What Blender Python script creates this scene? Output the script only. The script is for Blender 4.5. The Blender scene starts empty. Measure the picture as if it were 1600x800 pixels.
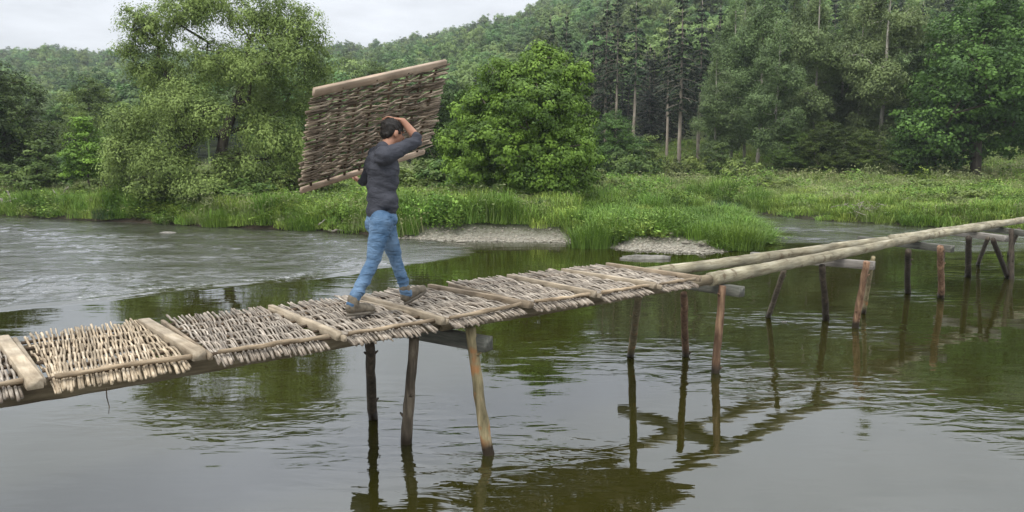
import bpy, math, random
import numpy as np
from mathutils import Vector, Matrix, Euler
R_ = math.radians
S = bpy.context.scene
COL = S.collection

# ------------------------------------------------------------------ camera
F_PX, CAM_H = 1235.0, 2.6
PITCH = math.atan(155 / F_PX)
cam_d = bpy.data.cameras.new('camera'); cam = bpy.data.objects.new('camera', cam_d); COL.objects.link(cam)
cam.location = (0, 0, CAM_H); cam.rotation_euler = (math.pi / 2 - PITCH, 0, 0)
cam_d.sensor_width = 36; cam_d.lens = 36 * F_PX / 1600; cam_d.clip_end = 3000; cam_d.clip_start = .05
S.camera = cam
# ------------------------------------------------------------------ view / render
S.view_settings.view_transform = 'Standard'; S.view_settings.look = 'None'
S.view_settings.exposure = .32; S.view_settings.gamma = 1
S.render.engine = 'CYCLES'
S.cycles.max_bounces = 6; S.cycles.diffuse_bounces = 2; S.cycles.glossy_bounces = 3
S.cycles.transmission_bounces = 3; S.cycles.transparent_max_bounces = 8; S.cycles.volume_bounces = 0
S.cycles.use_denoising = True
# ------------------------------------------------------------------ overcast sky
SUN_EL, SUN_AZ = 52, 215          # azimuth clockwise from +Y
W = bpy.data.worlds.new('World'); S.world = W; W.use_nodes = True
nt = W.node_tree; nt.nodes.clear()
def N(t, **k):
    n = nt.nodes.new(t)
    for a, b in k.items(): setattr(n, a, b)
    return n
out = N('ShaderNodeOutputWorld')
sky = N('ShaderNodeTexSky', sky_type='NISHITA', sun_disc=False)
sky.sun_elevation = R_(SUN_EL); sky.sun_rotation = R_(SUN_AZ); sky.air_density = 1; sky.dust_density = 3
bg1 = N('ShaderNodeBackground'); bg1.inputs[1].default_value = .12
nt.links.new(sky.outputs[0], bg1.inputs[0])
tc = N('ShaderNodeTexCoord'); sep = N('ShaderNodeSeparateXYZ'); nt.links.new(tc.outputs['Generated'], sep.inputs[0])
mx = N('ShaderNodeMath', operation='MAXIMUM'); nt.links.new(sep.outputs[2], mx.inputs[0]); mx.inputs[1].default_value = 0
ramp = N('ShaderNodeMapRange'); ramp.inputs[3].default_value = .46; ramp.inputs[4].default_value = 2.6   # CIE overcast: brighter overhead
nt.links.new(mx.outputs[0], ramp.inputs[0])
# cloud layer seen as a plane overhead: coordinates x/z, y/z
addz = N('ShaderNodeMath', operation='ADD'); nt.links.new(mx.outputs[0], addz.inputs[0]); addz.inputs[1].default_value = .12
dv = N('ShaderNodeVectorMath', operation='DIVIDE'); nt.links.new(tc.outputs['Generated'], dv.inputs[0])
cz = N('ShaderNodeCombineXYZ')
for i in range(3): nt.links.new(addz.outputs[0], cz.inputs[i])
nt.links.new(cz.outputs[0], dv.inputs[1])
nz = N('ShaderNodeTexNoise'); nz.inputs['Scale'].default_value = 1.1; nz.inputs['Detail'].default_value = 6; nz.inputs['Roughness'].default_value = .55
nt.links.new(dv.outputs[0], nz.inputs['Vector'])
cr = N('ShaderNodeMapRange'); cr.inputs[1].default_value = .3; cr.inputs[2].default_value = .7
cr.inputs[3].default_value = .76; cr.inputs[4].default_value = 1.22
nt.links.new(nz.outputs[0], cr.inputs[0])
ml = N('ShaderNodeMath', operation='MULTIPLY'); nt.links.new(ramp.outputs[0], ml.inputs[0]); nt.links.new(cr.outputs[0], ml.inputs[1])
bg2 = N('ShaderNodeBackground'); bg2.inputs[0].default_value = (.93, .955, 1, 1)
nt.links.new(ml.outputs[0], bg2.inputs[1])
mixs = N('ShaderNodeMixShader'); mixs.inputs[0].default_value = .9
nt.links.new(bg1.outputs[0], mixs.inputs[1]); nt.links.new(bg2.outputs[0], mixs.inputs[2]); nt.links.new(mixs.outputs[0], out.inputs[0])
sd = bpy.data.lights.new('sun', 'SUN'); sun = bpy.data.objects.new('sun', sd); COL.objects.link(sun)
sd.energy = 1.5; sd.angle = R_(14); sd.color = (1, .97, .92)
az = R_(SUN_AZ); el = R_(SUN_EL)
sun.rotation_euler = Vector((-math.sin(az) * math.cos(el), -math.cos(az) * math.cos(el), -math.sin(el))).to_track_quat('-Z', 'Y').to_euler()

# ------------------------------------------------------------------ maths helpers
CAMP = np.array([0, 0, CAM_H])
FW = np.array([0, math.cos(PITCH), -math.sin(PITCH)]); UPV = np.array([0, math.sin(PITCH), math.cos(PITCH)])
def ray(px, py): return FW + np.array([1., 0, 0]) * (px - 800) / F_PX - UPV * (py - 400) / F_PX
def at(px, py, z=0.):
    d = ray(px, py); return CAMP + d * (z - CAM_H) / d[2]
def at_y(px, py, y):
    d = ray(px, py); return CAMP + d * y / d[1]
def unit(v): v = np.asarray(v, float); return v / (np.linalg.norm(v, axis=-1, keepdims=True) + 1e-12)

def vnoise(x, y, seed=0):
    """value noise on a lattice, vectorised, 0..1"""
    x = np.asarray(x, float); y = np.asarray(y, float)
    xi = np.floor(x).astype(np.int64); yi = np.floor(y).astype(np.int64); xf = x - xi; yf = y - yi
    def h(a, b):
        n = (a * 374761393 + b * 668265263 + seed * 974634777) & 0x7fffffff
        n = ((n ^ (n >> 13)) * 1274126177) & 0x7fffffff
        return ((n ^ (n >> 16)) & 0xffff) / 65535.
    u = xf * xf * (3 - 2 * xf); v = yf * yf * (3 - 2 * yf)
    return (h(xi, yi) * (1 - u) + h(xi + 1, yi) * u) * (1 - v) + (h(xi, yi + 1) * (1 - u) + h(xi + 1, yi + 1) * u) * v
def fbm(x, y, seed=0, o=4):
    s = 0; a = .5; t = 0
    for i in range(o): s = s + a * vnoise(x * 2 ** i, y * 2 ** i, seed + i * 17); t += a; a *= .5
    return s / t
def sstep(a, b, x): t = np.clip((x - a) / (b - a), 0, 1); return t * t * (3 - 2 * t)

class MB:
    """collects vertices / quads / triangles, builds one mesh"""
    def __init__(s): s.v = []; s.q = []; s.t = []; s.n = 0; s.tq = []; s.tt = []
    def add(s, v, q=None, t=None, tint=.5):
        v = np.asarray(v, float).reshape(-1, 3)
        if q is not None and len(q):
            q = np.asarray(q, np.int64).reshape(-1, 4); s.q.append(q + s.n); s.tq.append(np.broadcast_to(np.asarray(tint, float), (len(q),)) if np.ndim(tint) == 0 else np.asarray(tint))
        if t is not None and len(t):
            t = np.asarray(t, np.int64).reshape(-1, 3); s.t.append(t + s.n); s.tt.append(np.broadcast_to(float(np.mean(tint)), (len(t),)))
        s.v.append(v); s.n += len(v); return s
    def tube(s, pts, rad, sides=8, cap=True, tint=.5, wob=0, rng=None):
        P = np.asarray(pts, float); n = len(P); rad = np.broadcast_to(np.asarray(rad, float), (n,))
        T = np.gradient(P, axis=0); T = unit(T)
        ref = np.array([0, 0, 1.]) if abs(T[0, 2]) < .9 else np.array([1., 0, 0])
        A = unit(np.cross(T, ref)); B = np.cross(T, A)
        a = np.linspace(0, 2 * math.pi, sides, endpoint=False)
        r = rad[:, None] * np.ones(sides)[None]
        if wob: r = r * (1 + wob * (rng.random((n, sides)) - .5))
        V = P[:, None] + r[..., None] * (np.cos(a)[None, :, None] * A[:, None] + np.sin(a)[None, :, None] * B[:, None])
        V = V.reshape(-1, 3)
        i = np.arange(n - 1)[:, None] * sides; j = np.arange(sides)[None]; k = (j + 1) % sides
        q = np.stack([i + j, i + k, i + sides + k, i + sides + j], -1).reshape(-1, 4)
        t = []
        if cap:
            V = np.vstack([V, P[0], P[-1]]); c0 = n * sides; c1 = c0 + 1
            for m in range(sides):
                t.append((c0, (m + 1) % sides, m)); t.append((c1, (n - 1) * sides + m, (n - 1) * sides + (m + 1) % sides))
        return s.add(V, q, t, tint)
    def box(s, c, size, M=None, bev=0., tint=.5):
        x, y, z = [d / 2 for d in size]
        b = min(bev, x * .9, y * .9, z * .9)
        if b <= 0:
            V = np.array([(i, j, k) for i in (-x, x) for j in (-y, y) for k in (-z, z)])
            q = [(0, 1, 3, 2), (4, 6, 7, 5), (0, 4, 5, 1), (2, 3, 7, 6), (0, 2, 6, 4), (1, 5, 7, 3)]
            t = []
        else:       # chamfered box: octagonal section extruded along the longest axis
            L = int(np.argmax([x, y, z])); o = [m for m in range(3) if m != L]; h = [x, y, z]
            p, r_ = h[o[0]], h[o[1]]
            sec = [(-p + b, -r_), (p - b, -r_), (p, -r_ + b), (p, r_ - b), (p - b, r_), (-p + b, r_), (-p, r_ - b), (-p, -r_ + b)]
            V = []
            for e in (-1, 1):
                for (m, n_) in sec:
                    w = [0, 0, 0]; w[L] = e * h[L]; w[o[0]] = m; w[o[1]] = n_; V.append(w)
            V = np.array(V, float); q = [(m, (m + 1) % 8, 8 + (m + 1) % 8, 8 + m) for m in range(8)]; t = []
            for m in range(1, 7): t.append((0, m + 1, m)); t.append((8, 8 + m, 8 + m + 1))
        if M is not None: V = V @ np.asarray(M.to_3x3() if hasattr(M, 'to_3x3') else M).T
        return s.add(V + np.asarray(c), q, t, tint)
    def ball(s, c, r, M=None, n=10, m=14, tint=.5):
        th = np.linspace(0, math.pi, n + 1)[1:-1]; ph = np.linspace(0, 2 * math.pi, m, endpoint=False)
        V = np.stack([np.outer(np.sin(th), np.cos(ph)), np.outer(np.sin(th), np.sin(ph)), np.outer(np.cos(th), np.ones(m))], -1).reshape(-1, 3)
        V = np.vstack([V, [0, 0, 1], [0, 0, -1]]) * np.asarray(r, float)
        q = []; t = []
        for i in range(n - 2):
            for j in range(m): q.append((i * m + j, (i + 1) * m + j, (i + 1) * m + (j + 1) % m, i * m + (j + 1) % m))
        a = (n - 1) * m
        for j in range(m): t.append((a, j, (j + 1) % m)); t.append((a + 1, (n - 2) * m + (j + 1) % m, (n - 2) * m + j))
        if M is not None: V = V @ np.asarray(M).T
        return s.add(V + np.asarray(c), q, t, tint)
    def mesh(s, name, mat, smooth=True, tint=False):
        me = bpy.data.meshes.new(name)
        V = np.vstack(s.v); Q = np.vstack(s.q) if s.q else np.zeros((0, 4), int); T = np.vstack(s.t) if s.t else np.zeros((0, 3), int)
        me.vertices.add(len(V)); me.vertices.foreach_set('co', V.astype(np.float32).ravel())
        nl = Q.size + T.size; me.loops.add(nl); me.loops.foreach_set('vertex_index', np.concatenate([Q.ravel(), T.ravel()]).astype(np.int32))
        me.polygons.add(len(Q) + len(T))
        me.polygons.foreach_set('loop_start', np.concatenate([np.arange(len(Q)) * 4, Q.size + np.arange(len(T)) * 3]).astype(np.int32))
        me.update(calc_edges=True); me.validate()
        if smooth: me.polygons.foreach_set('use_smooth', np.ones(len(me.polygons), bool))
        if tint:
            at_ = me.attributes.new('tint', 'FLOAT', 'FACE'); tv = np.concatenate([np.concatenate(s.tq) if s.tq else [], np.concatenate(s.tt) if s.tt else []])
            at_.data.foreach_set('value', tv.astype(np.float32))
        if mat is not None: me.materials.append(mat)
        return me
    def build(s, name, mat, parent=None, smooth=True, tint=False):
        return link(name, s.mesh(name, mat, smooth, tint), parent)
def link(name, data, parent=None):
    o = bpy.data.objects.new(name, data); COL.objects.link(o)
    if parent is not None: o.parent = parent
    return o
def tag(o, label=None, cat=None, group=None, kind=None):
    if label: o['label'] = label
    if cat: o['category'] = cat
    if group: o['group'] = group
    if kind: o['kind'] = kind
    return o

# ------------------------------------------------------------------ materials
def new_mat(name):
    m = bpy.data.materials.new(name); m.use_nodes = True; t = m.node_tree; t.nodes.clear()
    o = t.nodes.new('ShaderNodeOutputMaterial'); return m, t, o
def nd(t, k, ins=None, **kw):
    n = t.nodes.new(k)
    for a, b in kw.items(): setattr(n, a, b)
    for a, b in (ins or {}).items():
        if hasattr(b, 'is_linked') or isinstance(b, bpy.types.NodeSocket): t.links.new(b, n.inputs[a])
        else: n.inputs[a].default_value = b
    return n
def c4(c): return (c[0], c[1], c[2], 1)
def ramp_node(t, fac, stops):
    n = t.nodes.new('ShaderNodeValToRGB'); e = n.color_ramp.elements
    while len(e) < len(stops): e.new(.5)
    for k, (p, c) in enumerate(stops): e[k].position = p; e[k].color = c4(c)
    t.links.new(fac, n.inputs[0]); return n.outputs[0]
def wood(name, c1, c2, c3, axis=0, scale=6, rough=.8, bump=.3, vary=.25, stretch=.12, wet=False, patches=None):
    """fibrous wood or bark: streaks along one local axis, blotches, per-object variation"""
    m, t, o = new_mat(name)
    tc = nd(t, 'ShaderNodeTexCoord'); mp = nd(t, 'ShaderNodeMapping', {0: tc.outputs['Object']})
    oi = nd(t, 'ShaderNodeObjectInfo')
    sc = [scale * 6] * 3; sc[axis] = scale * 6 * stretch; mp.inputs['Scale'].default_value = sc
    ad = nd(t, 'ShaderNodeVectorMath', {0: mp.outputs[0]}, operation='ADD')
    mu = nd(t, 'ShaderNodeMath', {0: oi.outputs['Random'], 1: 37.}, operation='MULTIPLY'); t.links.new(mu.outputs[0], ad.inputs[1])
    n1 = nd(t, 'ShaderNodeTexNoise', {'Vector': ad.outputs[0], 'Scale': 1., 'Detail': 5., 'Roughness': .65})
    n2 = nd(t, 'ShaderNodeTexNoise', {'Vector': tc.outputs['Object'], 'Scale': scale * .8, 'Detail': 4.})
    col = ramp_node(t, n1.outputs[0], [(.3, c1), (.52, c2), (.72, c3)])
    mr = nd(t, 'ShaderNodeMapRange', {0: n2.outputs[0], 1: .35, 2: .68, 3: .62, 4: 1.15})
    col = nd(t, 'ShaderNodeMix', {0: 1., 6: col, 7: mr.outputs[0]}, data_type='RGBA', blend_type='MULTIPLY').outputs[2]
    if patches:
        n3 = nd(t, 'ShaderNodeTexNoise', {'Vector': tc.outputs['Object'], 'Scale': patches[1], 'Detail': 3.})
        pf = nd(t, 'ShaderNodeMapRange', {0: n3.outputs[0], 1: patches[2], 2: patches[2] + .08, 3: 0., 4: .8})
        col = nd(t, 'ShaderNodeMix', {0: pf.outputs[0], 6: col, 7: c4(patches[0])}, data_type='RGBA').outputs[2]
    rv = nd(t, 'ShaderNodeMapRange', {0: oi.outputs['Random'], 3: 1 - vary, 4: 1 + vary})
    hs = nd(t, 'ShaderNodeHueSaturation', {'Color': col, 'Value': rv.outputs[0]})
    bs = nd(t, 'ShaderNodeBsdfPrincipled', {'Base Color': hs.outputs[0], 'Roughness': rough, 'Specular IOR Level': .25})
    if wet:     # dark damp band a hand's breadth above the water line
        ge = nd(t, 'ShaderNodeNewGeometry'); sp = nd(t, 'ShaderNodeSeparateXYZ', {0: ge.outputs['Position']})
        a = nd(t, 'ShaderNodeMath', {0: n2.outputs[0], 1: .16}, operation='MULTIPLY')
        b = nd(t, 'ShaderNodeMath', {0: sp.outputs[2], 1: a.outputs[0]}, operation='SUBTRACT')
        wf = nd(t, 'ShaderNodeMapRange', {0: b.outputs[0], 1: -.03, 2: .05, 3: 1., 4: 0.})
        wc = nd(t, 'ShaderNodeMix', {0: wf.outputs[0], 6: hs.outputs[0], 7: (.03, .022, .014, 1)}, data_type='RGBA')
        t.links.new(wc.outputs[2], bs.inputs['Base Color'])
        wr = nd(t, 'ShaderNodeMapRange', {0: wf.outputs[0], 3: rough, 4: .3}); t.links.new(wr.outputs[0], bs.inputs['Roughness'])
    bp = nd(t, 'ShaderNodeBump', {'Height': n1.outputs[0], 'Strength': bump, 'Distance': .01}); t.links.new(bp.outputs[0], bs.inputs['Normal'])
    t.links.new(bs.outputs[0], o.inputs[0]); return m
def leaf(name, dark, light, trans=.24, vary=.25, hue=.02, scale=.35):
    m, t, o = new_mat(name)
    a = nd(t, 'ShaderNodeAttribute', attribute_name='tint'); oi = nd(t, 'ShaderNodeObjectInfo'); ge = nd(t, 'ShaderNodeNewGeometry')
    n = nd(t, 'ShaderNodeTexNoise', {'Vector': ge.outputs['Position'], 'Scale': scale, 'Detail': 3.})
    ad = nd(t, 'ShaderNodeMath', {0: a.outputs['Fac'], 1: n.outputs[0]}, operation='ADD')
    mr = nd(t, 'ShaderNodeMapRange', {0: ad.outputs[0], 1: .45, 2: 1.55})
    col = ramp_node(t, mr.outputs[0], [(0, dark), (1, light)])
    v = nd(t, 'ShaderNodeMapRange', {0: oi.outputs['Random'], 3: 1 - vary, 4: 1 + vary})
    fr = nd(t, 'ShaderNodeMath', {0: oi.outputs['Random'], 1: 7.31}, operation='MULTIPLY'); fr = nd(t, 'ShaderNodeMath', {0: fr.outputs[0]}, operation='FRACT')
    h = nd(t, 'ShaderNodeMapRange', {0: fr.outputs[0], 3: .5 - hue, 4: .5 + hue})
    hs = nd(t, 'ShaderNodeHueSaturation', {'Color': col, 'Value': v.outputs[0], 'Hue': h.outputs[0]})
    bs = nd(t, 'ShaderNodeBsdfPrincipled', {'Base Color': hs.outputs[0], 'Roughness': .6, 'Specular IOR Level': .25})
    tr = nd(t, 'ShaderNodeBsdfTranslucent', {'Color': hs.outputs[0]})
    mi = nd(t, 'ShaderNodeMixShader', {0: trans, 1: bs.outputs[0], 2: tr.outputs[0]})
    t.links.new(mi.outputs[0], o.inputs[0]); return m
def plain(name, c1, c2, scale=8, rough=.8, bump=.2, dist=.01, coord='Object', spec=.3, vary=0):
    m, t, o = new_mat(name)
    tc = nd(t, 'ShaderNodeTexCoord')
    n = nd(t, 'ShaderNodeTexNoise', {'Vector': tc.outputs[coord], 'Scale': scale, 'Detail': 6., 'Roughness': .6})
    col = ramp_node(t, n.outputs[0], [(.32, c1), (.68, c2)])
    if vary:
        oi = nd(t, 'ShaderNodeObjectInfo'); v = nd(t, 'ShaderNodeMapRange', {0: oi.outputs['Random'], 3: 1 - vary, 4: 1 + vary})
        col = nd(t, 'ShaderNodeHueSaturation', {'Color': col, 'Value': v.outputs[0]}).outputs[0]
    bp = nd(t, 'ShaderNodeBump', {'Height': n.outputs[0], 'Strength': bump, 'Distance': dist})
    bs = nd(t, 'ShaderNodeBsdfPrincipled', {'Base Color': col, 'Roughness': rough, 'Specular IOR Level': spec, 'Normal': bp.outputs[0]})
    t.links.new(bs.outputs[0], o.inputs[0]); return m

M = {}
M['rod_pale'] = wood('pale_peeled_rod', (.16, .115, .07), (.43, .345, .235), (.62, .53, .40), axis=1, scale=5, vary=.3, patches=((.20, .13, .075), 5, .62))
M['rod_grey'] = wood('grey_brown_rod', (.10, .08, .062), (.31, .265, .21), (.53, .475, .395), axis=1, scale=5, vary=.38, patches=((.13, .095, .065), 5, .57))
M['rod_hurdle'] = wood('bark_rod', (.05, .037, .026), (.245, .19, .135), (.57, .48, .36), axis=1, scale=6, vary=.5)
M['stake'] = wood('dark_bark_stake', (.05, .035, .022), (.12, .085, .055), (.22, .16, .10), axis=0, scale=5)
M['plank'] = wood('weathered_plank', (.28, .22, .15), (.42, .345, .245), (.52, .44, .33), axis=1, scale=5, bump=.15)
M['plank_dull'] = wood('dull_brown_plank', (.16, .115, .075), (.30, .235, .16), (.40, .32, .23), axis=1, scale=5, bump=.2)
M['plank_pink'] = wood('sawn_pinkish_plank', (.29, .21, .15), (.42, .32, .235), (.50, .40, .30), axis=1, scale=4, bump=.12, vary=.1)
M['lath'] = wood('edge_lath_wood', (.16, .115, .07), (.36, .275, .18), (.48, .385, .26), axis=0, scale=5)
M['log'] = wood('stripped_log', (.15, .12, .07), (.33, .295, .20), (.46, .425, .32), axis=0, scale=3, bump=.5, vary=.08, patches=((.12, .085, .05), 7, .62))
M['log_dark'] = wood('log_painted_shade', (.10, .075, .045), (.20, .16, .10), (.30, .25, .17), axis=0, scale=3, bump=.4, vary=.08)  # darker copy of the log wood: shade under the deck put into the colour
M['cap'] = wood('grey_squared_beam', (.055, .055, .045), (.11, .11, .09), (.19, .18, .15), axis=1, scale=4, bump=.3)
M['cap_pale'] = wood('pale_grey_beam', (.14, .13, .11), (.24, .22, .19), (.34, .31, .27), axis=1, scale=4, bump=.3)
M['post_grey'] = wood('grey_bark_post', (.05, .038, .025), (.13, .105, .075), (.25, .21, .15), axis=2, scale=4, bump=1., wet=True)
M['post_dark'] = wood('black_bark_post', (.022, .018, .012), (.055, .043, .03), (.11, .085, .06), axis=2, scale=4, bump=1., wet=True)
M['post_red'] = wood('red_peeled_post', (.08, .042, .024), (.21, .125, .075), (.38, .25, .15), axis=2, scale=4, bump=1., wet=True, patches=((.07, .045, .03), 5, .58))
M['post_mixed'] = wood('green_grey_orange_post', (.10, .085, .045), (.24, .20, .11), (.38, .31, .20), axis=2, scale=4, bump=1., wet=True, patches=((.30, .135, .05), 4.5, .56))
M['bark'] = wood('tree_bark', (.035, .028, .02), (.08, .065, .048), (.14, .12, .09), axis=2, scale=1.2, bump=.6)
M['bark_pale'] = wood('pale_trunk_bark', (.22, .20, .16), (.38, .35, .29), (.52, .49, .42), axis=2, scale=1.2, bump=.4, vary=.2)
M['bark_pine'] = wood('spruce_bark', (.17, .135, .105), (.31, .26, .21), (.42, .37, .31), axis=2, scale=1.2, bump=.5, vary=.25)
M['drift'] = wood('bleached_driftwood', (.16, .14, .11), (.30, .27, .22), (.42, .39, .33), axis=0, scale=3, bump=.4)
M['stone'] = plain('river_stone', (.15, .135, .105), (.42, .385, .31), 5, .8, .5, vary=.25)
M['slab'] = plain('grey_wet_rock', (.085, .08, .065), (.26, .245, .21), 4, .7, .7, .03)

M['lf_willow'] = leaf('willow_leaves', (.066, .105, .020), (.295, .385, .105), scale=.5, vary=.05, hue=.005)
M['lf_alder'] = leaf('alder_leaves', (.038, .084, .009), (.215, .360, .045), scale=.5, vary=.05, hue=.005)
M['lf_broad'] = leaf('broad_leaves', (.022, .046, .008), (.130, .210, .040), vary=.3, hue=.02)
M['lf_birch'] = leaf('feathery_leaves', (.066, .100, .034), (.235, .315, .120), vary=.2, hue=.015)
M['lf_spruce'] = leaf('spruce_needles', (.010, .019, .008), (.036, .060, .022), trans=.1, vary=.3)
M['lf_shrub'] = leaf('shrub_leaves', (.034, .064, .012), (.185, .255, .060), vary=.35, hue=.025)
M['lf_far'] = leaf('far_wood_leaves', (.070, .125, .032), (.190, .285, .080), vary=.42, hue=.03, scale=.05)
M['gr_reed'] = leaf('reed_blades', (.065, .130, .014), (.190, .310, .045), vary=.2, hue=.01, scale=.6)
M['gr_bank'] = leaf('bank_grass_blades', (.085, .155, .016), (.310, .430, .085), vary=.3, hue=.02, scale=.5)
M['gr_weed'] = leaf('weed_leaves', (.055, .110, .012), (.250, .370, .065), vary=.35, hue=.02, scale=.5)
M['gr_sedge'] = leaf('sedge_blades', (.030, .065, .020), (.085, .150, .055), vary=.1, hue=.01, scale=.6)
M['gr_dry'] = leaf('seeding_grass', (.12, .15, .050), (.29, .31, .14), vary=.25, hue=.02, scale=.5)
M['hair'] = plain('black_hair', (.006, .005, .004), (.022, .017, .013), 60, .55, .6, .006)
M['skin'] = plain('tanned_skin', (.33, .165, .105), (.42, .22, .145), 14, .55, .1, .004)
M['shoe'] = plain('muddy_suede', (.075, .062, .045), (.20, .17, .125), 18, .9, .5, .006)
M['sole'] = plain('shoe_sole', (.10, .085, .065), (.17, .15, .12), 18, .9, .3)
def cloth(name, c1, c2, scale, weave, fold=.02):
    m, t, o = new_mat(name); tc = nd(t, 'ShaderNodeTexCoord')
    n = nd(t, 'ShaderNodeTexNoise', {'Vector': tc.outputs['Object'], 'Scale': scale, 'Detail': 4.})
    mp = nd(t, 'ShaderNodeMapping', {0: tc.outputs['Object']}); mp.inputs['Rotation'].default_value = (.5, .7, .3); mp.inputs['Scale'].default_value = (9, 9, 22)
    f = nd(t, 'ShaderNodeTexNoise', {'Vector': mp.outputs[0], 'Scale': 1.1, 'Detail': 2., 'Distortion': .6})
    w = nd(t, 'ShaderNodeTexNoise', {'Vector': tc.outputs['Object'], 'Scale': weave, 'Detail': 2.})
    col = ramp_node(t, n.outputs[0], [(.35, c1), (.68, c2)])
    b1 = nd(t, 'ShaderNodeBump', {'Height': f.outputs[0], 'Strength': .9, 'Distance': fold})
    b2 = nd(t, 'ShaderNodeBump', {'Height': w.outputs[0], 'Strength': .3, 'Distance': .003, 'Normal': b1.outputs[0]})
    bs = nd(t, 'ShaderNodeBsdfPrincipled', {'Base Color': col, 'Roughness': .9, 'Specular IOR Level': .15, 'Normal': b2.outputs[0]})
    t.links.new(bs.outputs[0], o.inputs[0]); return m
M['shirt'] = cloth('charcoal_jersey', (.042, .044, .053), (.066, .068, .080), 9, 240)
M['jeans'] = cloth('faded_denim', (.058, .112, .19), (.14, .22, .325), 7, 200, .03)
M['belt'] = plain('denim_waistband', (.08, .15, .24), (.14, .23, .34), 20)

# ------------------------------------------------------------------ shoreline, terrain
SH = [(-1400, 320), (-500, 330), (-200, 334), (0, 338), (60, 341), (150, 346), (240, 350), (320, 355), (400, 358), (480, 361), (560, 366),
      (600, 372), (660, 375.5), (740, 377.5), (830, 378), (900, 380), (940, 386), (980, 391), (1040, 394), (1090, 396), (1135, 394), (1165, 390),
      (1190, 387), (1203, 378), (1196, 362), (1172, 350), (1120, 342), (1070, 335), (1035, 329), (1020, 323), (1060, 319), (1110, 324),
      (1190, 335), (1300, 346), (1400, 352), (1500, 358), (1600, 364), (1800, 372), (2300, 385)]
SHW = np.array([at(x, y)[:2] for x, y in SH])
LAND = np.vstack([[-700, SHW[0, 1] + 30], SHW, [60, 24], [700, 30], [700, 800], [-700, 800]])
NEAR = np.array([[-700, -16], [-30, -11], [0, -9], [30, -12], [700, -20], [700, -800], [-700, -800]])
def inside(P, poly):
    x, y = P[:, 0], P[:, 1]; c = np.zeros(len(P), bool); n = len(poly)
    for i in range(n):
        x1, y1 = poly[i]; x2, y2 = poly[(i + 1) % n]
        if y1 == y2: continue
        c ^= ((y1 > y) != (y2 > y)) & (x < (x2 - x1) * (y - y1) / (y2 - y1) + x1)
    return c
def segdist(P, poly, close=True):
    d = np.full(len(P), 1e9); n = len(poly)
    for i in range(n if close else n - 1):
        a = poly[i]; b = poly[(i + 1) % n]; ab = b - a
        t = np.clip(((P - a) @ ab) / (ab @ ab + 1e-12), 0, 1)
        d = np.minimum(d, np.linalg.norm(P - (a + t[:, None] * ab), axis=1))
    return d
def sdist(P, poly): return segdist(P, poly) * np.where(inside(P, poly), 1, -1)
G1 = np.array([at(x, y, .06)[:2] for x, y in [(560, 369), (600, 378), (660, 384), (740, 386), (830, 386), (905, 387), (905, 374), (830, 370), (760, 369), (680, 369), (620, 371)]])
G2 = np.array([at(x, y, .06)[:2] for x, y in [(935, 387), (960, 396), (1040, 400), (1100, 402), (1140, 398), (1160, 394), (1120, 389), (1070, 382), (1020, 380), (960, 383)]])
G3 = np.array([at(x, y, .06)[:2] for x, y in [(1190, 334), (1300, 344), (1400, 351), (1500, 358), (1600, 366), (1600, 358), (1500, 353), (1400, 346), (1300, 340), (1190, 330)]])
G4 = np.array([at(x, y, .06)[:2] for x, y in [(-200, 336), (0, 340), (70, 344), (110, 342), (60, 330), (0, 328), (-200, 326)]])
def gravel_mask(P):
    g = np.zeros(len(P))
    for G in (G1, G2): g = np.maximum(g, sstep(-.5, .25, sdist(P, G) + .5 * (fbm(P[:, 0] * 1.2, P[:, 1] * 1.2, 5) - .5)))
    for G in (G3, G4): g = np.maximum(g, .3 * sstep(-.3, .2, sdist(P, G) + .6 * (fbm(P[:, 0] * .8, P[:, 1] * .8, 9) - .5)))
    return g
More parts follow.
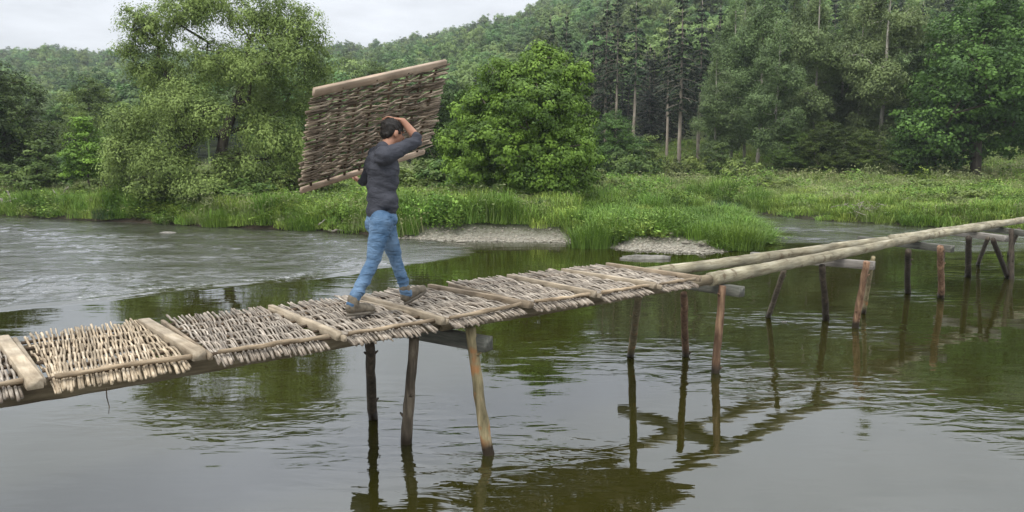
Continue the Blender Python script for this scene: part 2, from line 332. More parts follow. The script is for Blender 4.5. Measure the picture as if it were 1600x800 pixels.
# ridge height seen along each bearing (pixels above the horizon at the ridge, ridge distance, foot distance)
RX = np.array([-2500, -800, 0, 100, 180, 350, 530, 620, 700, 760, 820, 870, 1000, 1200, 1400, 1600, 2400, 4000])
RPX = np.array([110, 135, 137, 146, 137, 136, 147, 152, 166, 183, 203, 222, 268, 310, 352, 392, 400, 250])
RD = np.array([420, 430, 430, 430, 425, 415, 390, 375, 360, 350, 340, 330, 310, 300, 295, 290, 300, 350])
RF = np.array([95, 95, 95, 95, 95, 92, 88, 85, 82, 80, 78, 74, 70, 66, 65, 64, 62, 70])
def height(x, y):
    x = np.asarray(x, float).ravel(); y = np.asarray(y, float).ravel(); P = np.stack([x, y], 1)
    d = sdist(P, LAND); d2 = sdist(P, NEAR); d = np.maximum(d, d2); g = gravel_mask(P)
    n = fbm(x * .45, y * .45, 3) - .5
    bank = .10 + .42 * sstep(0, 1.1, d + n * .8) + .26 * sstep(1, 9, d) + .25 * sstep(9, 40, d) + n * .22 * sstep(.2, 1.5, d)
    grav = .02 + .022 * np.clip(d, 0, 3) + .03 * (fbm(x * 3, y * 3, 8) - .5)
    isl_ = ((x / np.maximum(y, 1) * F_PX) > 90) & ((x / np.maximum(y, 1) * F_PX) < 410) & (y > 0) & (y < 33); bank = bank * np.where(isl_, .55, 1); land = bank * (1 - g) + grav * g
    h = np.where(d > 0, land, np.maximum(-.8, d * .35) - .02)
    h = np.where((d > 0) & (d < .25), h * sstep(-.05, .25, d), h)
    r = np.hypot(x, y); px = 800 + F_PX * np.where(y > 0.2, x / np.maximum(y, .2), np.sign(x) * 4)
    rp = np.interp(px, RX, RPX); rd = np.interp(px, RX, RD); rf = np.interp(px, RX, RF)
    yy = np.maximum(y, r * .5)
    t = np.clip((yy - rf) / (rd - rf), 0, 1.25)
    hill = (t ** 1.15) * (rp / F_PX * rd) * np.where(t > 1, 1 - (t - 1) * .5, 1)
    hill = hill * (1 + .10 * (fbm(x * .012, y * .012, 21) - .5)) + 7 * (fbm(x * .02, y * .02, 4) - .5) * sstep(.03, .3, t)
    return h + np.where(y > 0, hill, 0) * (d > 0)
def polar(rs, th):
    A, B = np.meshgrid(rs, th, indexing='ij'); return (A * np.sin(B)).ravel(), (A * np.cos(B)).ravel()
def polar_quads(nr, nt_, wrap):
    i = np.arange(nr - 1)[:, None] * nt_; k = nt_ if wrap else nt_ - 1
    j = np.arange(k)[None]; j2 = (j + 1) % nt_
    return np.stack([i + j, i + j2, i + nt_ + j2, i + nt_ + j], -1).reshape(-1, 4)
th = np.concatenate([np.linspace(-math.pi, R_(-42), 60, endpoint=False), np.linspace(R_(-42), R_(42), 420, endpoint=False), np.linspace(R_(42), math.pi, 60, endpoint=False)])
rs = np.concatenate([[.5, 5, 10, 15, 18, 20], np.arange(20.5, 44, .22), np.geomspace(44, 560, 110)])
x, y = polar(rs, th); z = height(x, y); P2 = np.stack([x, y], 1)
tm = MB(); tm.add(np.stack([x, y, z], 1), polar_quads(len(rs), len(th), True))
m, t, o = new_mat('ground_earth')
ag = nd(t, 'ShaderNodeAttribute', attribute_name='gravel'); ge = nd(t, 'ShaderNodeNewGeometry')
n1 = nd(t, 'ShaderNodeTexNoise', {'Vector': ge.outputs['Position'], 'Scale': .6, 'Detail': 6.})
n2 = nd(t, 'ShaderNodeTexNoise', {'Vector': ge.outputs['Position'], 'Scale': 9., 'Detail': 5., 'Roughness': .7})
vo = nd(t, 'ShaderNodeTexVoronoi', {'Vector': ge.outputs['Position'], 'Scale': 14.})
cg = ramp_node(t, n1.outputs[0], [(.3, (.030, .040, .012)), (.7, (.065, .085, .024))])
cs = ramp_node(t, n2.outputs[0], [(.3, (.12, .11, .08)), (.7, (.37, .35, .295))])
mm = nd(t, 'ShaderNodeMix', {0: ag.outputs['Fac'], 6: cg, 7: cs}, data_type='RGBA')
am = nd(t, 'ShaderNodeAttribute', attribute_name='mud')
m2 = nd(t, 'ShaderNodeMix', {0: am.outputs['Fac'], 6: mm.outputs[2], 7: (.045, .034, .022, 1)}, data_type='RGBA')
bp = nd(t, 'ShaderNodeBump', {'Height': vo.outputs[0], 'Strength': .5, 'Distance': .04})
bs = nd(t, 'ShaderNodeBsdfPrincipled', {'Base Color': m2.outputs[2], 'Roughness': .9, 'Specular IOR Level': .2, 'Normal': bp.outputs[0]})
t.links.new(bs.outputs[0], o.inputs[0]); M['ground'] = m
me = tm.mesh('ground', M['ground'])
gm = gravel_mask(P2); dd = sdist(P2, LAND)
a_ = me.attributes.new('gravel', 'FLOAT', 'POINT'); a_.data.foreach_set('value', gm.astype(np.float32))
a_ = me.attributes.new('mud', 'FLOAT', 'POINT'); a_.data.foreach_set('value', ((1 - gm) * sstep(.55, .15, dd) * (dd > -3)).astype(np.float32))
tag(link('ground', me), kind='structure')

# ------------------------------------------------------------------ river
POSTS = []      # filled below, used for wakes: (px, py) of each post at the water line
POST_PX = [(585, 652), (638, 692), (768, 708), (982, 558), (1072, 556), (1120, 583), (1198, 495), (1287, 500), (1338, 512), (1421, 457), (1468, 465), (1512, 432), (1530, 415), (1574, 434), (1580, 412)]
PW = np.array([at(a, b)[:2] for a, b in POST_PX])
RIF = np.array([at(a, b)[:2] for a, b in [(-700, 545), (0, 484), (40, 479), (100, 474), (170, 467), (280, 452), (440, 439), (540, 427), (640, 413), (720, 402), (745, 388), (690, 376), (560, 360), (0, 334), (-900, 320)]])
CHN = np.array([at(a, b)[:2] for a, b in [(1030, 318), (1060, 335), (1180, 352), (1200, 385), (1260, 383), (1380, 380), (1480, 400), (1520, 398), (1640, 392), (1900, 395), (2300, 380), (1600, 352), (1300, 340)]])
th2 = np.concatenate([np.linspace(-math.pi, R_(-40), 40, endpoint=False), np.linspace(R_(-40), R_(40), 460, endpoint=False), np.linspace(R_(40), math.pi, 40, endpoint=False)])
rs2 = np.concatenate([[.3, 1.5], np.geomspace(3, 8.4, 50), np.arange(8.5, 36, .05), np.geomspace(36.1, 70, 90), [100, 300, 560]])
x, y = polar(rs2, th2); P2 = np.stack([x, y], 1)
dr = sdist(P2, RIF); dc = sdist(P2, CHN)
nz_ = fbm(x * .9, y * .9, 31) - .5
rif = np.maximum(sstep(-.15, .5, dr + nz_ * .5), .75 * sstep(-.5, 1.2, dc + nz_ * 2.))
dp = np.min([np.hypot(x - a, y - b) for a, b in PW], axis=0)
chop = np.clip(.6 * sstep(1.4, .1, dp) * (.3 + fbm(x * 2, y * 2, 12)), 0, 1)
# patch of chop running from the second trestle towards lower right, as the current leaves the bridge
C1 = np.array([at(a, b)[:2] for a, b in [(900, 545), (1060, 560), (1300, 590), (1500, 640), (1700, 690)]])
dchop = segdist(P2, C1, False); chop = np.maximum(chop, .42 * sstep(1.1, .1, dchop + nz_ * 1.2))
C2 = np.array([at(a, b)[:2] for a, b in [(150, 640), (330, 675), (520, 660)]])
chop = np.maximum(chop, .5 * sstep(.7, .05, segdist(P2, C2, False) + nz_ * .6))
foam = sstep(.6, .02, np.abs(dr - .28) + .5 * nz_) * (y < 18) * (y > 8) * (x > -8) * .95
foam = np.maximum(foam, .45 * sstep(0, 1.5, dr) * (y < 17) * sstep(.52, .7, fbm(x * 1.6, y * 3.2, 77)))
ru = rif * np.where(y < 60, 1, 0)
xw = x + .35 * (vnoise(x * 1.3, y * 1.3, 91) - .5) + .25 * y; yw_ = y + .3 * (vnoise(x * 1.1 + 9, y * 1.7, 92) - .5) - .12 * x
patch_ = .45 + 1.3 * sstep(.35, .68, fbm(x * .35, y * .7, 93))
ridge = 1 - np.abs(2 * fbm(xw * 1.5, yw_ * 3.4, 41, 3) - 1)
amp = ru * patch_ * (.050 * (fbm(xw * 2.1, yw_ * 4.4, 43, 4) - .5) + .030 * (ridge - .8)) + .028 * np.exp(-((dr - .02) / .16) ** 2) * (y < 18) * (.5 + fbm(x * .7, y * .7, 3)) + ru * .02
wm = MB(); wm.add(np.stack([x, y, amp * (y > 0)], 1), polar_quads(len(rs2), len(th2), True))
m, t, o = new_mat('river_water'); ge = nd(t, 'ShaderNodeNewGeometry')
ar = nd(t, 'ShaderNodeAttribute', attribute_name='riffle'); ac = nd(t, 'ShaderNodeAttribute', attribute_name='chop'); af = nd(t, 'ShaderNodeAttribute', attribute_name='foam')
mp = nd(t, 'ShaderNodeMapping', {0: ge.outputs['Position']}); mp.inputs['Rotation'].default_value = (0, 0, R_(8)); mp.inputs['Scale'].default_value = (.55, 1.5, 1)
w1 = nd(t, 'ShaderNodeTexNoise', {'Vector': mp.outputs[0], 'Scale': 1.3, 'Detail': 3., 'Roughness': .45, 'Distortion': .3})
w2 = nd(t, 'ShaderNodeTexNoise', {'Vector': mp.outputs[0], 'Scale': 3.2, 'Detail': 3., 'Roughness': .5, 'Distortion': .6})
w3 = nd(t, 'ShaderNodeTexNoise', {'Vector': mp.outputs[0], 'Scale': 2.2, 'Detail': 7., 'Roughness': .72, 'Distortion': .8})
h1 = nd(t, 'ShaderNodeMath', {0: w1.outputs[0], 1: .006}, operation='MULTIPLY')
cm = nd(t, 'ShaderNodeMath', {0: ac.outputs['Fac'], 1: .045}, operation='MULTIPLY'); cm = nd(t, 'ShaderNodeMath', {0: cm.outputs[0], 1: .0018}, operation='ADD')
h2 = nd(t, 'ShaderNodeMath', {0: w2.outputs[0], 1: cm.outputs[0]}, operation='MULTIPLY')
rm = nd(t, 'ShaderNodeMath', {0: ar.outputs['Fac'], 1: .035}, operation='MULTIPLY')
w4 = nd(t, 'ShaderNodeTexNoise', {'Vector': mp.outputs[0], 'Scale': .9, 'Detail': 4., 'Roughness': .6, 'Distortion': .8}); w5 = nd(t, 'ShaderNodeMapRange', {0: w4.outputs[0], 1: .35, 2: .65, 3: .35, 4: 1.7})
rm = nd(t, 'ShaderNodeMath', {0: rm.outputs[0], 1: w5.outputs[0]}, operation='MULTIPLY')
h3 = nd(t, 'ShaderNodeMath', {0: w3.outputs[0], 1: rm.outputs[0]}, operation='MULTIPLY')
hs = nd(t, 'ShaderNodeMath', {0: h1.outputs[0], 1: h2.outputs[0]}, operation='ADD'); hs = nd(t, 'ShaderNodeMath', {0: hs.outputs[0], 1: h3.outputs[0]}, operation='ADD')
bp = nd(t, 'ShaderNodeBump', {'Height': hs.outputs[0], 'Strength': 1., 'Distance': 1.})
bn = nd(t, 'ShaderNodeTexNoise', {'Vector': ge.outputs['Position'], 'Scale': .35, 'Detail': 4.})
body = ramp_node(t, bn.outputs[0], [(.3, (.018, .018, .002)), (.7, (.027, .025, .005))])
rn = nd(t, 'ShaderNodeTexNoise', {'Vector': mp.outputs[0], 'Scale': 1.1, 'Detail': 8., 'Roughness': .72, 'Distortion': .5})
rt_ = nd(t, 'ShaderNodeMapRange', {0: rn.outputs[0], 1: .36, 2: .62, 3: .15, 4: .95}); ra = nd(t, 'ShaderNodeMath', {0: rt_.outputs[0], 1: ar.outputs['Fac']}, operation='MULTIPLY')
body = nd(t, 'ShaderNodeMix', {0: ra.outputs[0], 6: body, 7: (.075, .075, .062, 1)}, data_type='RGBA').outputs[2]
fn = nd(t, 'ShaderNodeTexNoise', {'Vector': mp.outputs[0], 'Scale': 9., 'Detail': 6., 'Roughness': .75})
ft = nd(t, 'ShaderNodeMapRange', {0: fn.outputs[0], 1: .52, 2: .66}); fm = nd(t, 'ShaderNodeMath', {0: ft.outputs[0], 1: af.outputs['Fac']}, operation='MULTIPLY')
bc = nd(t, 'ShaderNodeMix', {0: fm.outputs[0], 6: body, 7: (.55, .56, .55, 1)}, data_type='RGBA')
df = nd(t, 'ShaderNodeBsdfDiffuse', {'Color': bc.outputs[2], 'Normal': bp.outputs[0]})
rg = nd(t, 'ShaderNodeMapRange', {0: ar.outputs['Fac'], 3: .015, 4: .08})
gl = nd(t, 'ShaderNodeBsdfGlossy', {'Color': (.95, .97, 1, 1), 'Roughness': rg.outputs[0], 'Normal': bp.outputs[0]})
fr = nd(t, 'ShaderNodeFresnel', {'IOR': 1.9, 'Normal': bp.outputs[0]})
fi = nd(t, 'ShaderNodeMath', {0: 1., 1: fm.outputs[0]}, operation='SUBTRACT'); ff = nd(t, 'ShaderNodeMath', {0: fr.outputs[0], 1: fi.outputs[0]}, operation='MULTIPLY')
mi = nd(t, 'ShaderNodeMixShader', {0: ff.outputs[0], 1: df.outputs[0], 2: gl.outputs[0]})
t.links.new(mi.outputs[0], o.inputs[0]); M['water'] = m
me = wm.mesh('river', m)
for nm, v in (('riffle', ru), ('chop', chop), ('foam', foam)):
    a_ = me.attributes.new(nm, 'FLOAT', 'POINT'); a_.data.foreach_set('value', v.astype(np.float32))
tag(link('river', me), kind='structure')

# ------------------------------------------------------------------ foliage generators
def leaf_quads(mb, rng, C, Nrm, size, asp, tint, droop=0.):
    """one small quad per leaf: C centres, Nrm facing, random spin"""
    n = len(C); Nrm = unit(Nrm)
    rv = unit(rng.normal(size=(n, 3)) + np.array([0, 0, -droop]))
    A = unit(np.cross(Nrm, rv)); A = np.where(np.linalg.norm(A, axis=1, keepdims=True) < .5, [[1, 0, 0]], A); B = np.cross(Nrm, A)
    s = size * rng.uniform(.6, 1.35, n)[:, None]
    a = A * s * .5 * asp; b = B * s * .5
    V = np.stack([C - b, C + a, C + b, C - a], 1).reshape(-1, 3)    # diamond
    q = np.arange(4 * n).reshape(-1, 4); mb.add(V, q, None, tint)
def blob_points(rng, blobs, n, power=.38):
    w = np.array([b[3] * b[4] + b[3] * b[5] + b[4] * b[5] for b in blobs]); w = w / w.sum()
    k = rng.choice(len(blobs), n, p=w); B = np.array(blobs)[k]
    d = unit(rng.normal(size=(n, 3))); r = rng.random(n) ** power
    return B[:, :3] + d * r[:, None] * B[:, 3:6], d
def limbs(mb, rng, trunk, tr, pts, r_tip=.012, sides=5, maxn=300):
    """grow limbs from the trunk nodes to pts, nearest-node attachment, pipe-model radii"""
    nodes = [np.array(p, float) for p in trunk]; par = [-1] + list(range(len(trunk) - 1)); base = nodes[0]
    idx = rng.permutation(len(pts))[:maxn]; pts = pts[idx]
    order = np.argsort(np.linalg.norm(pts - np.array(trunk[len(trunk) // 2]), axis=1))
    for i in order:
        p = pts[i]; A = np.array(nodes)
        d = np.linalg.norm(A - p, axis=1) + .9 * np.maximum(0, A[:, 2] - p[2] + .1 * np.linalg.norm(A[:, :2] - p[:2], axis=1)); d[0] += 50
        j = int(np.argmin(d)); q = nodes[j]; prev = j; L = np.linalg.norm(p - q)
        k = max(1, int(L / .8))
        for s in range(1, k + 1):
            f = s / k; w = q * (1 - f) + p * f + np.array([0, 0, .12 * L * math.sin(f * math.pi)]) + rng.normal(size=3) * .05 * L * (s < k)
            nodes.append(w); par.append(prev); prev = len(nodes) - 1
    n = len(nodes); area = np.zeros(n); kids = [[] for _ in range(n)]
    for i in range(n - 1, 0, -1):
        if area[i] == 0: area[i] = r_tip ** 2
        area[par[i]] += area[i] * .96; kids[par[i]].append(i)
    rad = np.sqrt(area); nt_ = len(trunk); sc = tr[0] / max(rad[0], 1e-6)
    rad = np.maximum(rad * min(sc, 3), r_tip)
    for i in range(nt_): rad[i] = max(tr[i], rad[i] * .6)
    mb.tube(np.array(nodes[:nt_]), rad[:nt_], sides + 3)
    for i in range(nt_, n):
        if par[i] >= nt_ - 0 and len(kids[par[i]]) and kids[par[i]][0] == i: continue
        ch = [par[i], i]
        while kids[ch[-1]]: ch.append(kids[ch[-1]][0])
        rr = [min(rad[par[i]], rad[i] * 1.15)] + [rad[c] for c in ch[1:]]; rr[-1] *= .5
        mb.tube(np.array([nodes[c] for c in ch]), rr, sides, cap=False)
def crown(rng, blobs, n_clump, per, size, cr, flat=.6, asp=.6, power=.38, up=.5, droop=0., jitter=1., stray=0):
    mb = MB(); C, D = blob_points(rng, blobs, n_clump, power)
    if len(blobs) > 1: pass
    nn = n_clump * per; k = np.repeat(np.arange(n_clump), per)
    rad = cr * rng.uniform(.6, 1.35, n_clump)
    d = unit(rng.normal(size=(nn, 3))); rr = rng.random(nn) ** .5
    off = d * rr[:, None] * rad[k][:, None]; off[:, 2] *= flat
    off[:, 2] -= droop * (off[:, 0] ** 2 + off[:, 1] ** 2) / cr
    P = C[k] + off
    nrm = d * .8 + D[k] * .5 + np.array([0, 0, up]) + rng.normal(size=(nn, 3)) * .45 * jitter
    ct = rng.random(n_clump)
    leaf_quads(mb, rng, P, nrm, size, asp, np.clip(.82 * ct[k] + .18 * rng.random(nn), 0, 1), droop=droop * 3)
    return mb, C

def make_tree(seed, blobs, trunk, tr, n_clump, per, size, cr, mat, bark, name, **kw):
    rng = np.random.default_rng(seed)
    cm, C = crown(rng, blobs, n_clump, per, size, cr, **kw)
    lm = MB(); limbs(lm, rng, trunk, tr, C, maxn=min(n_clump, kw.pop('maxn', 160)))
    return [('trunk', lm.mesh(name + '_trunk', bark)), ('crown', cm.mesh(name + '_crown', mat, smooth=False, tint=True))]
def spruce(seed, h, r, bare, name, dens=1., mat=None):
    rng = np.random.default_rng(seed); tm_ = MB(); cm = MB()
    zz = np.linspace(0, h, 14); px = rng.normal(size=14).cumsum() * .03; py = rng.normal(size=14).cumsum() * .03
    tm_.tube(np.stack([px, py, zz], 1), np.interp(zz, [0, h], [.20, .02]), 8)
    nw = int((h * (1 - bare)) / .42); C = []; Nn = []; sz = []
    for i in range(nw):
        f = (i + rng.random() * .6) / nw; z0 = h * bare + f * h * (1 - bare) * .985
        L = r * (1 - f) ** .75 * rng.uniform(.75, 1.1) * (.55 + .45 * min(1, f * 6)) + .12
        nb = rng.integers(5, 8) if f < .92 else 4
        for a in rng.uniform(0, 2 * math.pi, nb):
            if rng.random() > dens: continue
            l = L * rng.uniform(.65, 1.1); n = max(5, int(l * 15)); s = rng.random(n) ** .8
            dx = np.cos(a); dy = np.sin(a); rise = .25 if f > .7 else -.12
            cx = np.interp(z0, zz, px) + dx * l * s; cy = np.interp(z0, zz, py) + dy * l * s
            czz = z0 + rise * l * s - .28 * l * s ** 2 * (1 - f)
            w = .28 * l * (1 - s * .6) * rng.uniform(-1, 1, n)
            C.append(np.stack([cx - dy * w, cy + dx * w, czz - abs(w) * .25 - rng.random(n) * .18], 1))
            Nn.append(np.stack([dx * .4 + rng.normal(size=n) * .5, dy * .4 + rng.normal(size=n) * .5, np.ones(n) * .7 + rng.normal(size=n) * .3], 1))
            tm_.tube(np.array([[np.interp(z0, zz, px), np.interp(z0, zz, py), z0], [cx.mean(), cy.mean(), z0 + rise * l * .5 - .07 * l], [np.interp(z0, zz, px) + dx * l, np.interp(z0, zz, py) + dy * l, z0 + rise * l - .28 * l * (1 - f)]]), [.022, .014, .006], 3, cap=False)
    for i in range(int(bare * h / .35)):       # dead twigs on the bare bole
        z0 = rng.uniform(.12, 1) * h * bare; a = rng.uniform(0, 6.28); l = rng.uniform(.3, 1.0)
        tm_.tube(np.array([[np.interp(z0, zz, px), np.interp(z0, zz, py), z0], [math.cos(a) * l, math.sin(a) * l, z0 - .12 * l]]), [.014, .005], 3, cap=False)
    C = np.vstack(C); Nn = np.vstack(Nn)
    leaf_quads(cm, rng, C, Nn, .34, .45, rng.random(len(C)))
    return [('trunk', tm_.mesh(name + '_trunk', M['bark_pine'])), ('crown', cm.mesh(name + '_crown', mat or M['lf_spruce'], smooth=False, tint=True))]
def line3(p, q, n, rng, j=.08):
    f = np.linspace(0, 1, n)[:, None]; P = np.array(p) * (1 - f) + np.array(q) * f; P[1:] += rng.normal(size=(n - 1, 3)) * j * [1, 1, .2]; return P
GZ = lambda x, y: float(height([x], [y])[0])
def plant(name, parts, x, y, s=1., rz=0., label=None, cat='tree', group=None, sz=None, sink=.08):
    o = bpy.data.objects.new(name, None); COL.objects.link(o); o.empty_display_size = .3
    o.location = (x, y, GZ(x, y) - sink); o.rotation_euler = (0, 0, rz); o.scale = (s, s, sz or s)
    tag(o, label, cat, group)
    for nm, me in parts: link(nm, me, o)
    return o
def px_pos(px, depth): return (px - 800) / F_PX * depth, depth

# --- the big willow on the left bank
rng = np.random.default_rng(7)
WX, WY = px_pos(345, 33.5)
# blobs given as pixel offsets: (px, py, depth offset, r_px, rz_px)
def blobs_px(lst, D, X0, zb):
    k = D / F_PX; return [((px - 800) * k - X0, dy, CAM_H + (245 - py) * k - zb, rx * k, rx * k * (ry_ or 1), rz * k) for (px, py, dy, rx, rz, ry_) in lst]
zb = GZ(WX, WY) - .08
wb = blobs_px([(250, 45, .3, 52, 42, 1), (330, 20, -.5, 62, 48, 1), (420, 30, .6, 62, 50, 1), (480, 60, 0, 44, 50, 1), (215, 80, .2, 22, 16, 1), (440, 110, -1, 66, 46, 1),
               (340, 105, .5, 66, 42, 1), (245, 115, .5, 42, 36, 1), (325, 165, -2.2, 52, 34, 1), (300, 205, -1.6, 54, 30, 1), (370, 190, -2.4, 34, 26, 1), (470, 165, .6, 44, 40, 1), (440, 215, -.6, 52, 34, 1),
               (225, 195, -.6, 46, 28, 1), (195, 215, 0, 34, 30, 1), (190, 265, -.3, 34, 26, 1), (275, 160, .8, 44, 34, 1), (405, 160, .6, 50, 40, 1), (505, 110, .3, 28, 34, 1), (345, 290, -1.8, 50, 22, 1), (430, 285, -.8, 44, 22, 1), (230, 240, -1.3, 50, 28, 1), (300, 255, -2, 54, 30, 1), (390, 255, -1.2, 46, 28, 1), (460, 250, .2, 38, 30, 1), (260, 290, -1.2, 40, 18, 1)], 33.5, WX, zb)
wt = [(0, 0, 0), (.05, 0, .8), (.0, .05, 1.8), (.25, .1, 3.0), (.8, .1, 4.2), (1.3, 0, 5.6), (1.5, 0, 7.0)]
wil = make_tree(11, wb, wt, [.34, .28, .25, .22, .18, .13, .07], 1800, 90, .115, .46, M['lf_willow'], M['bark'], 'willow', jitter=.5, flat=.9, asp=.42, power=.5, up=.35, droop=.25)
plant('willow_tree', wil, WX, WY, label='biggest tree on the left bank, grey-green spreading willow with dark limbs showing', cat='tree')
# --- the round alder right of the man
AX, AY = px_pos(822, 32.5); zb = GZ(AX, AY) - .08
ab = blobs_px([(850, 120, 0, 52, 44, 1), (790, 135, .2, 48, 44, 1), (880, 150, .3, 42, 42, 1), (740, 175, .2, 42, 44, 1), (830, 175, -1.6, 68, 48, 1), (900, 200, .3, 38, 40, 1),
               (720, 225, .4, 38, 36, 1), (780, 230, -1.8, 62, 40, 1), (860, 235, -1.6, 62, 42, 1), (905, 250, 0, 34, 38, 1), (745, 262, -.6, 48, 26, 1), (835, 275, -1.6, 60, 26, 1), (895, 282, -.6, 38, 20, 1), (845, 92, 0, 30, 20, 1), (905, 120, 0, 22, 18, 1)], 32.5, AX, zb)
at_ = [(0, 0, 0), (.0, 0, .7), (.1, .05, 1.6), (.05, 0, 2.8), (.15, 0, 4.0), (.2, 0, 5.0)]
ald = make_tree(12, ab, at_, [.20, .17, .15, .12, .08, .04], 1150, 100, .108, .36, M['lf_alder'], M['bark'], 'alder', jitter=.6, flat=.7, asp=.75, power=.4, up=.4)
plant('alder_tree', ald, AX, AY, label='dense round bright green bushy tree on the bank right of the walking man', cat='tree')

# --- prototypes of the other trees
rb = lambda L: [(a, b, c, d, d, e) for a, b, c, d, e in L]
P_broad = [make_tree(21, rb([(0, 0, 7.2, 2.6, 2.2), (1.6, .6, 5.4, 2.4, 1.9), (-1.7, -.5, 5.2, 2.4, 1.9), (.2, -1.6, 4.2, 2.4, 1.7), (-.4, 1.4, 4.6, 2.3, 1.8), (1.9, -.8, 3.0, 2.1, 1.4), (-2, .2, 2.9, 2.0, 1.4), (0, -1.6, 2.0, 2.2, 1.3), (.3, .3, 9.1, 1.6, 1.3)]),
                [(0, 0, 0), (0, 0, 1.5), (.1, 0, 3.5), (0, .1, 5.5), (.1, 0, 7.5)], [.28, .24, .19, .13, .06], 800, 60, .155, .55, M['lf_broad'], M['bark'], 'broad_a', flat=.62, asp=.75),
           make_tree(22, rb([(0, 0, 8.2, 1.9, 2.0), (1.2, .3, 6.4, 1.8, 1.8), (-1.1, -.3, 6.0, 1.9, 1.8), (.8, -1.0, 4.4, 1.9, 1.6), (-.9, .8, 4.2, 1.9, 1.6), (0, 0, 2.8, 1.8, 1.1)]),
                [(0, 0, 0), (0, 0, 1.5), (.1, 0, 3.5), (.2, .1, 5.5), (.1, 0, 8)], [.22, .19, .15, .1, .04], 620, 60, .150, .5, M['lf_broad'], M['bark'], 'broad_b', flat=.62, asp=.7)]
P_birch = []
for sd_ in (31, 32, 33):
    r_ = np.random.default_rng(sd_); bl = []
    for k in range(17):
        z0 = 3.4 + 11.4 * (k / 16); w = 1.9 * math.sin(math.pi * min(1, (.16 + .9 * k / 16))) + .35
        a = r_.uniform(0, 6.28); bl.append((math.cos(a) * w * .62, math.sin(a) * w * .62, z0, w * .66, w * .66, r_.uniform(1.0, 1.4)))
    tk = line3((0, 0, 0), (r_.normal() * .25, r_.normal() * .25, 14.2), 9, r_, .03)
    P_birch.append(make_tree(sd_, bl, [tuple(p) for p in tk], list(np.linspace(.15, .04, 9)), 760, 62, .170, .50, M['lf_birch'], M['bark_pale'], 'birch%d' % sd_, flat=.85, asp=.45, up=.25, droop=.3, power=.5))
P_spruce = [spruce(41, 17, 2.6, .34, 'spruce_a', .92), spruce(42, 16, 2.3, .50, 'spruce_b', .8), spruce(43, 15, 2.4, .10, 'spruce_c', 1.)]
P_shrub = [make_tree(51, rb([(0, 0, 1.2, 1.1, .8), (.7, .2, .9, .9, .7), (-.7, -.2, 1.0, .9, .7), (.1, -.6, .7, .9, .6)]), [(0, 0, 0), (0, 0, .5), (.1, 0, 1.1)], [.06, .05, .03], 90, 50, .16, .34, M['lf_shrub'], M['bark'], 'shrub_a', asp=.6),
           make_tree(52, rb([(0, 0, 1.9, .9, 1.1), (.4, .1, 1.2, .9, .9), (-.4, -.1, 1.1, .9, .9), (.2, -.2, 2.9, .5, .6)]), [(0, 0, 0), (0, 0, 1), (.1, 0, 2.2)], [.07, .05, .02], 100, 50, .15, .34, M['lf_shrub'], M['bark'], 'shrub_b', asp=.5)]
r_ = np.random.default_rng(60)
P_young = make_tree(61, rb([(0, 0, 3.6, .9, .9), (.6, .1, 2.7, 1.0, .8), (-.6, 0, 2.6, 1.0, .8), (0, -.4, 1.9, 1.0, .5), (.1, 0, 4.6, .5, .6)]), [(0, 0, 0), (0, 0, 1.1), (.05, 0, 2.4), (.1, 0, 4)], [.07, .06, .045, .02], 130, 70, .13, .42, M['lf_alder'], M['bark'], 'young', asp=.7, flat=.45)

# conifers, feathery pale trees, dark trees of the wood behind the meadow: (px, depth, proto, scale, zscale, label)
GW = 'trees of the wood behind the meadow'
def put(px, depth, parts, s, zs, name, label, cat='tree', group=GW, rz=None, sink=.15):
    x_, y_ = px_pos(px, depth); return plant(name, parts, x_, y_, s, rz if rz is not None else (px * 1.37) % 6.28, label, cat, group, sz=zs, sink=sink)
SP = [(1060, 70, 0, 1.0, 1.0, 'tallest spruce of the wood, bare pale trunk below its high narrow crown'),
      (1088, 72, 1, .95, .93, 'tall spruce with bare pale trunk close to the right of the tallest spruce'),
      (1040, 76, 1, .8, .86, 'thin spruce with bare trunk just left of the tallest spruce'),
      (1112, 75, 0, .8, .74, 'dark spruce between the tall bare-trunked pair and the feathery trees'),
      (988, 76, 1, .95, .95, 'spruce with a leaning bare pale trunk at the right end of the dark conifer row'),
      (960, 77, 1, .9, 1.0, 'narrow spruce with straight pale trunk, second from the right in the dark conifer row'),
      (943, 78, 0, .85, .97, 'spruce with pale trunk in the middle of the dark conifer row'),
      (925, 80, 1, .85, .86, 'shorter spruce with thin bare trunk in the dark conifer row'),
      (1012, 82, 2, .9, .72, 'dark full spruce behind the right end of the conifer row'),
      (905, 84, 2, .9, .72, 'dark full spruce behind the conifer row above the round tree'),
      (884, 82, 2, .85, 1.0, 'dark pointed spruce standing above the right shoulder of the round tree'),
      (858, 86, 2, .85, 1.0, 'dark pointed spruce standing above the middle of the round tree'),
      (765, 92, 2, .9, .72, 'dark pointed spruce above the left shoulder of the round tree'),
      (746, 96, 2, .85, .66, 'small dark spruce just right of the carried hurdle top')]
for (px, dp_, k, s, zs, lb) in SP: put(px, dp_, P_spruce[k], s, zs, 'spruce_tree', lb)
